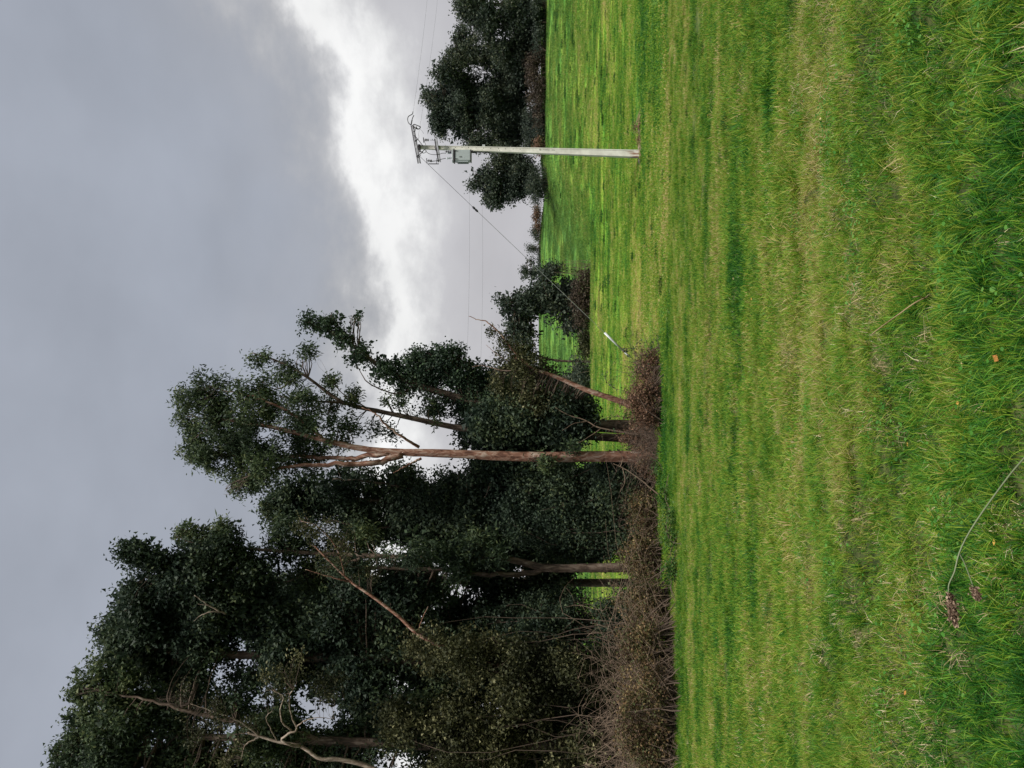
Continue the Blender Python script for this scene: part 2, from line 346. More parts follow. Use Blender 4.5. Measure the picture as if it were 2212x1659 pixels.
m_stone = simple('rusty_stone', (.22, .10, .06), .9, 0, 20, .4, .6)
m_straw = leafmat('dry_straw', [(0, (.30, .22, .12)), (.5, (.46, .36, .20)), (1, (.62, .54, .36))], .3, .6, pscale=3)
m_seed = leafmat('seed_husk', [(0, (.07, .045, .03)), (.5, (.17, .11, .075)), (1, (.36, .26, .19))], .3, .6, pscale=8)
m_stem = simple('green_grey_stem', (.13, .16, .08), .6, 0, 12, .3)

# ------------------------------------------------------------------ ground sheet
def terrain():
    az_f = np.radians(np.linspace(-42, 42, 430)); az_b = np.radians(np.linspace(42, 318, 130))[1:-1]
    A = np.concatenate([az_f, az_b])
    r1 = np.exp(np.linspace(np.log(.4), np.log(60), 270)); r2 = np.exp(np.linspace(np.log(60), np.log(190), 110))[1:]; r3 = np.exp(np.linspace(np.log(190), np.log(6000), 50))[1:]
    rr = np.concatenate([r1, r2, r3]); nA, nR = len(A), len(rr)
    x = rr[:, None] * np.sin(A); y = rr[:, None] * np.cos(A); z = ground(x, y)
    V = np.stack([x, y, z], -1).reshape(-1, 3); idx = np.arange(nA * nR).reshape(nR, nA)
    a = idx[:-1]; b = np.roll(idx, -1, 1)[:-1]; c = np.roll(idx, -1, 1)[1:]; d = idx[1:]
    Q = np.stack([a, d, c, b], -1).reshape(-1, 4)
    V = np.vstack([V, [[0, 0, float(ground(0., 0.))]]]); o = len(V) - 1
    T3 = np.array([[o, idx[0, j], idx[0, (j + 1) % nA]] for j in range(nA)])
    me = make_mesh('ground', V, [Q, T3[:, ::-1]], m_ground, smooth=True)
    g = obj('ground', me); tag(g, kind='structure')
    return g
terrain()

# ------------------------------------------------------------------ grass
def blades(n, rad, hmin, hmax, wdt, seg, seed, lean=.55, wind=(.25, -.1), clump=0, edge=1.0):
    r_ = np.random.RandomState(seed)
    ang = r_.rand(n) * 6.283; rr = rad * np.sqrt(r_.rand(n))
    bx, by = rr * np.cos(ang), rr * np.sin(ang)
    if clump:
        ci = r_.randint(0, clump, n); cx = r_.uniform(-rad, rad, (clump, 2)) * .75; bx = cx[ci, 0] + r_.normal(size=n) * rad * .10; by = cx[ci, 1] + r_.normal(size=n) * rad * .10
        dirx = r_.normal(size=n) * .5 + (bx - cx[ci, 0]) / (rad * .1); diry = r_.normal(size=n) * .5 + (by - cx[ci, 1]) / (rad * .1)
        da = np.arctan2(diry, dirx)
    else: da = r_.rand(n) * 6.283
    h = r_.uniform(hmin, hmax, n) * (1 - .35 * (rr / rad) * edge); ln = r_.rand(n) ** 1.3 * lean
    k = seg + 1; t_ = np.linspace(0, 1, k)
    dx = np.cos(da) * ln + wind[0] * r_.rand(n) * .8; dy = np.sin(da) * ln + wind[1] * r_.rand(n) * .8
    cx = bx[:, None] + dx[:, None] * h[:, None] * (t_ ** 1.8)[None] * 1.5; cy = by[:, None] + dy[:, None] * h[:, None] * (t_ ** 1.8)[None] * 1.5
    lv = np.sqrt(dx ** 2 + dy ** 2); cz = h[:, None] * (t_[None] - (lv[:, None] * .42) * t_[None] ** 2.2) - .01
    fa = r_.rand(n) * 6.283; sx, sy = np.cos(fa), np.sin(fa); wd = (wdt * r_.uniform(.6, 1.3, n))[:, None] * (1 - t_[None] ** 1.6 * .97) * .5
    Lf = np.stack([cx - sx[:, None] * wd, cy - sy[:, None] * wd, cz], -1); Rt = np.stack([cx + sx[:, None] * wd, cy + sy[:, None] * wd, cz], -1)
    V = np.stack([Lf, Rt], 2).reshape(-1, 3); base = (np.arange(n) * k * 2)[:, None]; q = []
    for s in range(seg): q.append(base + np.array([[2 * s, 2 * s + 1, 2 * s + 3, 2 * s + 2]]))
    Q = np.concatenate(q, 0); rnd = np.repeat(r_.rand(n), k * 2)
    return V, Q, rnd

def proto_collection(name, specs):
    c = bpy.data.collections.new(name)
    for i, sp_ in enumerate(specs):
        m_ = sp_.pop('mat', m_blade); V, Q, rn = blades(**sp_)
        o = bpy.data.objects.new('%s_%02d' % (name, i), make_mesh(name, V, Q, m_, attr={'rnd': rn})); c.objects.link(o)
    return c

def scatter(name, pts, yaw, scl, idx, coll, label, cat, tilt=None):
    me = bpy.data.meshes.new(name); me.vertices.add(len(pts)); me.vertices.foreach_set('co', np.asarray(pts, np.float32).ravel())
    rot = np.zeros((len(pts), 3), np.float32); rot[:, 2] = yaw
    if tilt is not None: rot[:, :2] = tilt
    a = me.attributes.new('rot', 'FLOAT_VECTOR', 'POINT'); a.data.foreach_set('vector', rot.ravel())
    s3 = scl if np.ndim(scl) == 2 else np.repeat(np.asarray(scl)[:, None], 3, 1)
    a = me.attributes.new('scl', 'FLOAT_VECTOR', 'POINT'); a.data.foreach_set('vector', s3.astype(np.float32).ravel())
    a = me.attributes.new('idx', 'INT', 'POINT'); a.data.foreach_set('value', np.asarray(idx, np.int32))
    g = bpy.data.node_groups.new(name, 'GeometryNodeTree'); g.interface.new_socket('Geometry', in_out='INPUT', socket_type='NodeSocketGeometry'); g.interface.new_socket('Geometry', in_out='OUTPUT', socket_type='NodeSocketGeometry')
    gi = g.nodes.new('NodeGroupInput'); go = g.nodes.new('NodeGroupOutput'); ip = g.nodes.new('GeometryNodeInstanceOnPoints'); ci = g.nodes.new('GeometryNodeCollectionInfo')
    ci.inputs['Collection'].default_value = coll; ci.inputs['Separate Children'].default_value = True; ci.inputs['Reset Children'].default_value = True
    def na(n_, ty):
        q = g.nodes.new('GeometryNodeInputNamedAttribute'); q.data_type = ty; q.inputs['Name'].default_value = n_; return q.outputs['Attribute']
    ip.inputs['Pick Instance'].default_value = True
    l = g.links.new; l(gi.outputs[0], ip.inputs['Points']); l(ci.outputs[0], ip.inputs['Instance']); l(na('idx', 'INT'), ip.inputs['Instance Index'])
    l(na('rot', 'FLOAT_VECTOR'), ip.inputs['Rotation']); l(na('scl', 'FLOAT_VECTOR'), ip.inputs['Scale']); l(ip.outputs[0], go.inputs[0])
    o = obj(name, me); md = o.modifiers.new('scatter', 'NODES'); md.node_group = g
    tag(o, label, cat, kind='stuff'); return o

# outline of the hedge foot, (sheet Y -> depth): no turf tufts behind it
HED_Y = [-400, 700, 780, 860, 950, 1050, 1150, 1250, 1330, 1500, 1659, 2000]
def spread_pts(d0, d1, spacing, seed, marg=1.25):
    """points with density 1/spacing(d)^2 between depths d0,d1 over the width in view"""
    r_ = np.random.RandomState(seed); ds = np.linspace(d0, d1, 400); wds = ds * marg + 1.6
    dens = wds / (spacing(ds) ** 2); tot = np.trapezoid(dens, ds) if hasattr(np, 'trapezoid') else np.trapz(dens, ds); n = int(tot)
    cdf = np.cumsum(dens); cdf /= cdf[-1]; d = np.interp(r_.rand(n), cdf, ds); x = (r_.rand(n) - .5) * (d * marg + 1.6)
    return x, d, r_
NV = []
m_dkb = leafmat('dark_rush', [(0, (.012, .05, .010)), (.5, (.022, .085, .014)), (1, (.05, .13, .02))], .3)
nearc = proto_collection('near_tuft', [dict(n=80, rad=.13, hmin=.035, hmax=.085, wdt=.0046, seg=3, seed=i, lean=.8) for i in range(6)]
                         + [dict(n=100, rad=.12, hmin=.06, hmax=.12, wdt=.0046, seg=4, seed=20 + i, lean=.85, clump=3) for i in range(5)]
                         + [dict(n=45, rad=.12, hmin=.03, hmax=.09, wdt=.0038, seg=2, seed=40 + i, lean=1.5, mat=m_straw) for i in range(2)])
x, y, r_ = spread_pts(1.7, 8.5, lambda d: .058 + .002 * d, 1)
lush = np.clip((3.9 - y) / 1.6, 0, 1) + .35 * wav(np.stack([x, y], -1), .9, 1)
hol = wav(np.stack([x * .45, y], -1), 1.0, 4) > .62
long_ = r_.rand(len(x)) < np.clip(.08 + .55 * lush + .6 * hol, 0, .85)
idx = np.where(long_, r_.randint(6, 11, len(x)), r_.randint(0, 6, len(x))); st_ = (r_.rand(len(x)) < .085 + .09 * (wav(np.stack([x, y], -1), 1.3, 2) > .6) + .34 * np.exp(-((y - 3.7) / .5) ** 2) * (wav(np.stack([x, y * 2], -1), 1.6, 3) > .15)) & ~(long_ & (y < 3.1))
idx = np.where(st_, r_.randint(11, 13, len(x)), idx)
scatter('near_grass', np.stack([x, y, ground(x, y)], -1), r_.rand(len(x)) * 6.283, r_.uniform(.7, 1.25, len(x)), idx, nearc,
        'long lush green grass on the bank in the foreground', 'grass', tilt=(r_.rand(len(x), 2) - .5) * .3)
midc = proto_collection('mid_tuft', [dict(n=300, rad=.36, hmin=.04, hmax=.10, wdt=.009, seg=2, seed=60 + i, lean=.9) for i in range(6)]
                        + [dict(n=220, rad=.30, hmin=.07, hmax=.17, wdt=.010, seg=2, seed=70 + i, lean=.7, clump=4) for i in range(3)] + [dict(n=90, rad=.16, hmin=.07, hmax=.14, wdt=.009, seg=2, seed=85, lean=.6, mat=m_dkb)]
                        + [dict(n=80, rad=.30, hmin=.03, hmax=.07, wdt=.008, seg=2, seed=90 + i, lean=1.5, mat=m_straw) for i in range(1)])
x, y, r_ = spread_pts(6.3, 26, lambda d: .15 + .005 * d, 2)
idx = np.where(r_.rand(len(x)) < .16, r_.randint(6, 10, len(x)), r_.randint(0, 6, len(x))); idx = np.where(r_.rand(len(x)) < .05, 10, idx)
scatter('field_grass', np.stack([x, y, ground(x, y)], -1), r_.rand(len(x)) * 6.28, r_.uniform(.75, 1.2, len(x)), idx, midc, 'short grazed yellow-green grass of the pasture', 'grass')
farc = proto_collection('far_tuft', [dict(n=420, rad=1.1, hmin=.04, hmax=.11, wdt=.03, seg=1, seed=100 + i, lean=.9) for i in range(5)]
                        + [dict(n=150, rad=.30, hmin=.10, hmax=.22, wdt=.03, seg=1, seed=120 + i, lean=.4, mat=m_dkb) for i in range(3)])
x, y, r_ = spread_pts(25, 175, lambda d: .30 + .008 * d, 3, 1.15)
k_ = r_.rand(len(x)) < .035 + .05 * (wav(np.stack([x, y], -1), .25, 4) > .5)
idx = np.where(k_, r_.randint(5, 8, len(x)), r_.randint(0, 5, len(x)))
sc_ = np.where(k_, 1.0, 1.0) * r_.uniform(.75, 1.3, len(x)) * np.clip(y / 45, 1, 1.9)
pts = np.stack([x, y, ground(x, y)], -1)
scatter('far_grass', pts, r_.rand(len(x)) * 6.28, np.stack([sc_, sc_, sc_ * .8], -1), idx, farc, 'far pasture grass running up to the ridge', 'grass')

# ------------------------------------------------------------------ foliage machinery
def leaves(C, per, size, wid, spread, droop=.35, mode='euc', tri=False):
    """clusters C (n,3) -> per leaves each; returns V, Faces, rnd"""
    n = len(C) * per; c = np.repeat(C, per, 0) + RS.normal(size=(n, 3)) * spread * np.array([1, 1, .8])
    d = unit(RS.normal(size=(n, 3)) + np.array([0, 0, -droop * 2])); s = unit(np.cross(d, RS.normal(size=(n, 3))))
    ln = (size * RS.uniform(.6, 1.3, n))[:, None]; wd = (wid * RS.uniform(.7, 1.25, n))[:, None]
    a = c; b = c + d * ln * .45 + s * wd * .5; e_ = c + d * ln; f = c + d * ln * .45 - s * wd * .5
    tone = np.repeat(RS.normal(size=len(C)) * .13, per); rnd = np.clip(.45 + tone + RS.normal(size=n) * .17, 0, 1)
    if tri:
        V = np.stack([a, b + s * wd * .3, f], 1).reshape(-1, 3); V[1::3] = (c + d * ln + s * wd * .6); V[2::3] = (c + d * ln * .7 - s * wd * .7)
        return V, np.arange(n * 3).reshape(-1, 3), np.repeat(rnd, 3)
    V = np.stack([a, b, e_, f], 1).reshape(-1, 3)
    return V, np.arange(n * 4).reshape(-1, 4), np.repeat(rnd, 4)

def blob_clusters(blobs, cl_per_m2, lobe=.42, gap=.35, gscale=1.1, shell=2.4, kk=0, nl=11, sky_holes=(), grow=1.0):
    """blobs: (X, Y, rX, rY, depth, weight) in sheet units -> cluster centres + lobe centres + blob centres"""
    C = []; Lb = []
    for b in blobs:
        X, Y, rX, rY, d, wt = b; rX *= grow; rY *= grow; c = P(X, Y, d); sx = rY / F * d; sz = rX / F * d; sy = (sx + sz) / 2 * .85
        nlob = max(5, int(nl * wt)); u = unit(RS.normal(size=(nlob, 3))) * (RS.rand(nlob, 1) ** .45) * .80
        lc = c + u * np.array([sx, sy, sz]); lr = lobe * RS.uniform(.7, 1.25, nlob)
        Lb.append((c, lc))
        n = int(cl_per_m2 * math.pi * sx * sz * wt) + 4; li = RS.randint(0, nlob, n)
        q = unit(RS.normal(size=(n, 3))) * (RS.rand(n, 1) ** (1 / shell))
        far_ = np.where(RS.rand(n, 1) < .20, RS.uniform(1.0, 1.9, (n, 1)), 1.0)
        cc = lc[li] + q * np.array([sx, sy, sz]) * lr[li][:, None] * far_
        C.append(cc)
    C = np.concatenate(C)
    g = wav(C, gscale, kk % 5); C = C[g > -1.2 + gap * 2]
    for (X, Y, rX, rY) in sky_holes:
        px = 1106 - (C[:, 2] - CZ) / C[:, 1] * F; py = 829.5 - C[:, 0] / C[:, 1] * F
        C = C[(((px - X) / rX) ** 2 + ((py - Y) / rY) ** 2) > 1 + RS.normal(size=len(C)) * .2]
    return C, Lb

def curve_batch(A, B, k=5, sag=.12):
    A = np.asarray(A); B = np.asarray(B); t_ = np.linspace(0, 1, k)[None, :, None]; ln = np.linalg.norm(B - A, axis=1)[:, None, None]
    off = RS.normal(size=(len(A), 1, 3)) * sag * ln + np.array([0, 0, .10]) * ln
    return A[:, None] * (1 - t_) + B[:, None] * t_ + off * (t_ * (1 - t_)) * 2 + RS.normal(size=(len(A), k, 3)) * .02 * ln * np.minimum(t_, 1 - t_) * 2

def tree(name, label, cat, trunk, blobs, leaf=dict(), branches=(), bark=None, lmat=None, tr=(.25, .08), twig_every=5, group=None,
         gap=.35, dens=9, lobe=.42, kk=0, sky_holes=(), nl=11, gscale=1.1, twr=.012, seat=True, bwob=.12, kd=None, grow=1.22, core=None):
    """trunk: list of (X,Y,depth) from the foot up; branches: list of (pts, r0, r1)"""
    bark = bark or m_bark2; lmat = lmat or m_euc
    tp = [P(*q) for q in trunk]
    kd = kd or {m_dark: 3.4, m_far: 2.6, m_ivy: 1.8, m_olive: 2.0}.get(lmat, 2.5)
    twig_every = int(twig_every * kd)
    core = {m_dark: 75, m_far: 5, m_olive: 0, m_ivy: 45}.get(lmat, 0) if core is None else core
    if seat:
        tp[0][2] = gz(tp[0][0], tp[0][1]) - .15
    root = thing(name, tp[0] + np.array([0, 0, .15]), label, cat, group)
    sp_ = spline(tp, 40); rr = np.linspace(tr[0], tr[1], 40); rr[0] *= 1.35; rr[1] *= 1.15
    obj('trunk', Mb().tube(sp_, rr, 14, bwob).mesh('trunk', bark, smooth=True), root)
    nodes = [sp_[6:]]; nrad = [rr[6:]]
    for pts, r0, r1 in branches:
        q = spline([P(*p) for p in pts], 26); q[2:] += RS.normal(size=q[2:].shape) * r0 * .25; ra = np.linspace(r0, r1, 26)
        obj('branch', Mb().tube(q, ra, 8, .12).mesh('branch', bark, smooth=True), root); nodes.append(q[3:]); nrad.append(ra[3:])
    nodes = np.concatenate(nodes); nrad = np.concatenate(nrad)
    if blobs:
        C, Lb = blob_clusters(blobs, dens * kd / grow ** 1.2, lobe * .85, gap, gscale, kk=kk, sky_holes=sky_holes, nl=int(nl * 1.4), grow=grow)
        A = []; B = []
        tw = Mb()
        # limbs: nearest wood below -> lobes, lobes -> clusters
        lobes = np.concatenate([lc for _, lc in Lb]); 
        def nearest(Q, S):
            D = ((Q[:, None, :] - S[None]) ** 2).sum(-1) ; D = D + np.maximum(S[None, :, 2] - Q[:, None, 2] + .3, 0) ** 2 * 3
            return D.argmin(1)
        i = nearest(lobes, nodes); cb = curve_batch(nodes[i], lobes, 8, .16); r0 = np.minimum(nrad[i] * .55, .012 + .012 * np.linalg.norm(nodes[i] - lobes, axis=1))
        V, Q = tubes(cb, r0[:, None] * np.linspace(1, .3, 8)[None], 5); tw.add(V, Q)
        allp = cb[:, 3:].reshape(-1, 3); sel = C[::twig_every]
        if len(sel):
            out_ = []
            for s0 in range(0, len(sel), 2000):
                out_.append(nearest(sel[s0:s0 + 2000], allp))
            j = np.concatenate(out_); V, Q = tubes(curve_batch(allp[j], sel, 4, .1), np.ones((len(sel), 1)) * twr * np.linspace(1, .45, 4)[None], 3); tw.add(V, Q)
        tag(obj('twigs', tw.mesh('twigs', m_twig), root), kind='stuff')
        V, Fc, rn = leaves(C, **leaf)
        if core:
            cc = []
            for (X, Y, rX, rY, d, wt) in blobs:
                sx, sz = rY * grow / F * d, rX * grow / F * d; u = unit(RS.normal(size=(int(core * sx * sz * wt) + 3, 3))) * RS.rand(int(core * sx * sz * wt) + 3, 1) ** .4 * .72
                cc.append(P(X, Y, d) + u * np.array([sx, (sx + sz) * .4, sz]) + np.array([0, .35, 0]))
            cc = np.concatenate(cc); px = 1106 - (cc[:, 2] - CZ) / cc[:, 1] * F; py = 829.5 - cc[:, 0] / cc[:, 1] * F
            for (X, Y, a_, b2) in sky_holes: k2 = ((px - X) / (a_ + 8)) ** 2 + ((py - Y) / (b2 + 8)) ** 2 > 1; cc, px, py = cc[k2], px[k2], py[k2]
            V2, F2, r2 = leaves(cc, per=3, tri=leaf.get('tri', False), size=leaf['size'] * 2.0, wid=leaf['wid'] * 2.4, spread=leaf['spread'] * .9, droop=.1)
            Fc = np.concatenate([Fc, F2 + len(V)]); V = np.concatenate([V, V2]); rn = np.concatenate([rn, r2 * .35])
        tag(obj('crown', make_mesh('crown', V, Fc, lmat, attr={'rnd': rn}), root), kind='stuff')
        tree.count += len(Fc)
    return root
tree.count = 0
EU = dict(per=22, size=.17, wid=.055, spread=.15, droop=.5)
DK = dict(per=32, size=.15, wid=.085, spread=.21, droop=.3, tri=True)
IV = dict(per=20, size=.11, wid=.085, spread=.15, droop=.1)

# --- 1 tall red-barked eucalyptus in the middle
tree('eucalyptus_tree', 'tallest slender eucalyptus with thick peeling red-brown trunk standing bare beside the gap of sky', 'tree',
     [(1420, 988, 29), (1300, 985, 29), (1180, 986, 29), (1060, 983, 29), (950, 978, 29), (860, 976, 29), (780, 968, 29), (700, 950, 29), (600, 925, 29), (480, 905, 29.3)],
     [(430, 900, 60, 90, 29.2, 1), (480, 960, 90, 80, 29.5, 1), (450, 850, 60, 50, 29, .9), (560, 900, 80, 95, 29, 1), (560, 1010, 70, 60, 28.6, .9), (650, 980, 90, 60, 30, .7), (640, 900, 70, 70, 29, .6),
      (505, 1062, 30, 20, 28.8, 1), (740, 940, 60, 45, 29.5, .35), (530, 1045, 45, 28, 29.3, .6), (410, 980, 40, 35, 29.4, .7), (1165, 1000, 34, 20, 28.5, .7), (1240, 968, 24, 14, 28.6, .5)],
     EU, [([(870, 982, 29), (800, 1000, 28.8), (700, 1003, 28.6), (600, 1012, 28.5), (540, 1030, 28.6)], .13, .03),
          ([(905, 966, 29), (870, 945, 28.7), (835, 918, 28.5), (812, 893, 28.4), (780, 880, 28.4)], .06, .015),
          ([(840, 978, 29), (740, 990, 29.3), (620, 985, 29.6), (500, 985, 29.6)], .11, .03),
          ([(700, 950, 29), (640, 900, 28.7), (560, 860, 28.6), (470, 840, 28.9)], .07, .015),
          ([(910, 990, 29), (880, 1005, 28.8), (850, 1022, 28.6)], .05, .012)],
     m_bark, m_euc, (.215, .05), 5, gap=.40, dens=20, lobe=.30, kk=0, nl=20, gscale=2.2, bwob=.2, grow=1.12)
# --- 2 second stem, thinner, leaning right
tree('eucalyptus_tree', 'thin grey-stemmed eucalyptus leaning right behind the red trunk, crown ending in a feathery tip', 'tree',
     [(1415, 950, 31.5), (1250, 940, 31.5), (1100, 932, 31.5), (1000, 925, 31.5), (900, 905, 31.5), (820, 888, 31.5), (740, 868, 31.3), (660, 812, 31.2), (600, 780, 31.2), (545, 762, 31.2)],
     [(590, 790, 45, 32, 31.2, 1), (560, 775, 30, 18, 31.2, .7), (640, 840, 55, 45, 31, .9), (700, 890, 50, 55, 31.5, .55), (712, 820, 22, 16, 31, 1), (760, 865, 35, 30, 31.4, .7), (840, 865, 40, 22, 31.2, .6), (820, 930, 60, 25, 31.5, .45), (660, 770, 30, 25, 31.1, .6), (930, 900, 45, 25, 31.3, .4)],
     EU, [([(760, 872, 31.3), (700, 868, 31), (640, 862, 30.8), (570, 850, 30.8)], .06, .012), ([(790, 880, 31.3), (740, 850, 31), (712, 815, 30.9)], .03, .008), ([(650, 808, 31.2), (600, 840, 31), (560, 820, 31)], .04, .008)],
     m_bark2, m_euc, (.17, .02), 4, gap=.42, dens=14, lobe=.30, kk=1, nl=16, gscale=2.2, grow=1.12)
# --- 3 ivy-clad tree leaning right
tree('ivy_clad_tree', 'ivy-covered tree leaning right with a plume-like top against the bright cloud', 'tree',
     [(1415, 925, 32), (1200, 915, 32), (1060, 880, 32), (980, 855, 32), (900, 830, 32), (820, 790, 32), (760, 745, 32), (710, 715, 32), (665, 700, 32)],
     [(690, 700, 34, 28, 32, 1), (660, 695, 14, 12, 32, .7), (720, 690, 18, 22, 32, .6), (770, 683, 10, 10, 32, .6), (735, 730, 28, 28, 32, 1), (780, 765, 35, 28, 32, 1), (830, 795, 40, 32, 32, 1.1), (880, 820, 45, 40, 32, 1.2), (930, 800, 60, 45, 32, 1.6), (960, 765, 55, 28, 32, 1.6), (900, 770, 30, 22, 32, 1), (1000, 800, 55, 45, 32, 1.6), (1000, 860, 60, 45, 32.2, 1.3), (1060, 850, 50, 60, 32.2, 1.4), (940, 880, 50, 30, 32.2, .8)],
     IV, [([(900, 830, 32), (860, 850, 31.8), (800, 830, 31.7), (770, 790, 31.7)], .05, .012), ([(1000, 850, 32), (960, 800, 31.8), (930, 765, 31.8)], .05, .012)],
     m_bark2, m_ivy, (.22, .03), 6, gap=.32, dens=22, lobe=.40, kk=2, nl=14, gscale=2.6, grow=1.1)
# --- 4 low tree leaning right with bare tip
tree('leaning_tree', 'low reddish leaning tree over the brambles whose bare twigs reach out above the valley', 'tree',
     [(1418, 900, 29.5), (1345, 868, 29.5), (1270, 843, 29.5), (1205, 815, 29.5), (1150, 795, 29.5), (1110, 770, 29.5)],
     [(1120, 790, 35, 30, 29.6, 1), (1160, 815, 40, 40, 29.8, 1.2), (1100, 750, 22, 22, 29.5, .8), (1175, 860, 50, 40, 29.8, 1.3), (1130, 850, 40, 35, 30, 1.3), (1070, 765, 22, 22, 29.5, .35), (1058, 715, 10, 10, 29.5, .5), (1090, 730, 18, 16, 29.5, .4), (1215, 880, 45, 35, 30, 1.2), (1080, 820, 25, 30, 30, 1)],
     dict(per=18, size=.12, wid=.06, spread=.13, droop=.3),
     [([(1150, 795, 29.5), (1110, 760, 29.4), (1085, 725, 29.4), (1060, 702, 29.4), (1048, 693, 29.4), (1030, 690, 29.4), (1013, 682, 29.4)], .04, .012),
      ([(1120, 790, 29.5), (1080, 770, 29.4), (1050, 745, 29.4)], .02, .006), ([(1130, 800, 29.5), (1085, 800, 29.4), (1045, 790, 29.4), (1020, 792, 29.4)], .018, .005)],
     m_bark, m_olive, (.13, .04), 3, gap=.34, dens=22, lobe=.38, kk=3, gscale=1.8)
# --- 5 backing trees of the grove
tree('evergreen_tree', 'broad dark evergreen filling the grove just left of the red trunk', 'tree',
     [(1418, 1090, 33), (1200, 1090, 33), (1000, 1085, 33), (800, 1080, 33), (640, 1075, 33)],
     [(1060, 1020, 70, 24, 31, 1.3), (1160, 1030, 70, 24, 31, 1.4), (900, 1130, 60, 50, 32.5, 1.2), (1020, 1110, 70, 60, 32.3, 1.5), (650, 1090, 70, 55, 33, .8), (740, 1060, 70, 55, 33, .9), (800, 1120, 80, 60, 33.5, .9), (860, 1050, 60, 45, 33, .7), (950, 1100, 90, 80, 33, 1.4), (1080, 1060, 80, 75, 32.5, 1.7), (1180, 1100, 90, 90, 32, 1.8), (1280, 1060, 60, 65, 31.5, 1.7), (1090, 1160, 90, 60, 33, 1.6), (980, 1150, 70, 60, 33, 1.2), (1290, 1150, 60, 60, 32, 1.7), (590, 1100, 35, 30, 33, .6)],
     dict(DK, per=30), [([(1000, 1085, 33), (900, 1060, 32.7), (800, 1040, 32.6), (720, 1035, 32.5)], .08, .02), ([(1050, 1085, 33), (930, 1130, 32.7), (800, 1140, 32.6), (700, 1120, 32.5)], .08, .02)],
     m_bark2, m_dark, (.24, .05), 6, gap=.27, dens=13, lobe=.42, kk=4, gscale=1.3, nl=14, sky_holes=[(1000, 1012, 22, 14), (930, 1040, 14, 10), (880, 1100, 14, 8), (820, 1125, 14, 7)])
tree('evergreen_tree', 'dark bushy tree closing the gap between the red trunk and the ivy-clad tree', 'tree',
     [(1416, 915, 33.5), (1300, 912, 33.5), (1200, 910, 33.5), (1060, 905, 33.5)],
     [(1040, 925, 55, 45, 33.5, 1.5), (1110, 910, 60, 60, 33.5, 1.8), (1180, 900, 60, 65, 33, 1.8), (1090, 990, 60, 40, 33.5, 1.6), (1180, 950, 45, 40, 33, 1.6), (1060, 860, 40, 45, 33.5, 1.4), (1240, 880, 30, 35, 33, 1.2), (1060, 915, 60, 35, 30.6, 1.5), (1130, 900, 60, 45, 30.4, 1.6), (1200, 905, 50, 50, 30.3, 1.6), (1255, 905, 30, 40, 30.2, 1.3)],
     dict(DK), (), m_bark2, m_dark, (.16, .04), 6, gap=.16, dens=15, lobe=.45, kk=1, gscale=1.5, nl=14)
tree('forked_tree', 'brown forked trunk rising from the brambles in the deep shade of the grove', 'tree',
     [(1420, 1222, 29.5), (1340, 1225, 29.5), (1270, 1226, 29.5), (1180, 1226, 29.5), (1140, 1217, 29.5), (1080, 1206, 29.5), (960, 1205, 29.6), (800, 1200, 30), (600, 1190, 30), (480, 1180, 30)],
     [(470, 1180, 70, 50, 30, 1), (540, 1240, 70, 70, 30.5, 1.1), (620, 1180, 70, 60, 30.5, .9), (420, 1160, 35, 25, 30, .8), (680, 1250, 80, 60, 31, 1.0), (760, 1180, 60, 50, 31, .8), (480, 1150, 35, 20, 30, .7), (840, 1260, 70, 50, 31, .9), (930, 1290, 60, 45, 31, 1.0), (395, 1152, 22, 14, 30, .8), (900, 1190, 70, 40, 29, .8), (980, 1215, 60, 50, 28.8, 1.1), (1050, 1180, 50, 35, 28.9, 1.1), (740, 1230, 60, 45, 29, .7)],
     EU, [([(1190, 1226, 29.5), (1150, 1236, 29.5), (1100, 1240, 29.4), (1050, 1240, 29.3), (950, 1232, 29.4), (800, 1225, 29.6), (700, 1240, 30)], .12, .05),
          ([(800, 1200, 30), (700, 1230, 30.2), (600, 1260, 30.2)], .07, .02)],
     m_bark2, m_euc, (.20, .05), 5, core=40, gap=.28, dens=15, lobe=.38, kk=2, nl=14, gscale=1.3, sky_holes=[(930, 1228, 34, 14), (560, 1165, 20, 12)])
tree('bare_trunk_tree', 'straight dark trunk with the bright field showing at its side, behind the forked trunk', 'tree',
     [(1395, 1258, 34), (1200, 1258, 34), (1000, 1256, 34), (800, 1250, 34), (600, 1260, 34)],
     [(620, 1290, 80, 60, 34, 1.1), (720, 1320, 70, 60, 34, 1.1), (820, 1330, 70, 55, 34, 1.1), (560, 1320, 70, 60, 34, 1.0), (1080, 1310, 60, 50, 34, 1.4), (1150, 1290, 55, 40, 34, 1.5), (1000, 1350, 80, 60, 34, 1.4), (900, 1250, 60, 50, 34, 1.1), (740, 1240, 60, 40, 34, .8), (1060, 1240, 70, 40, 34, 1.3), (1180, 1210, 60, 40, 34, 1.4)],
     dict(DK, per=30), (), m_bark2, m_dark, (.19, .07), 6, gap=.3, dens=12, lobe=.42, kk=3, nl=12, sky_holes=[(1030, 1280, 28, 12), (960, 1265, 20, 8)])
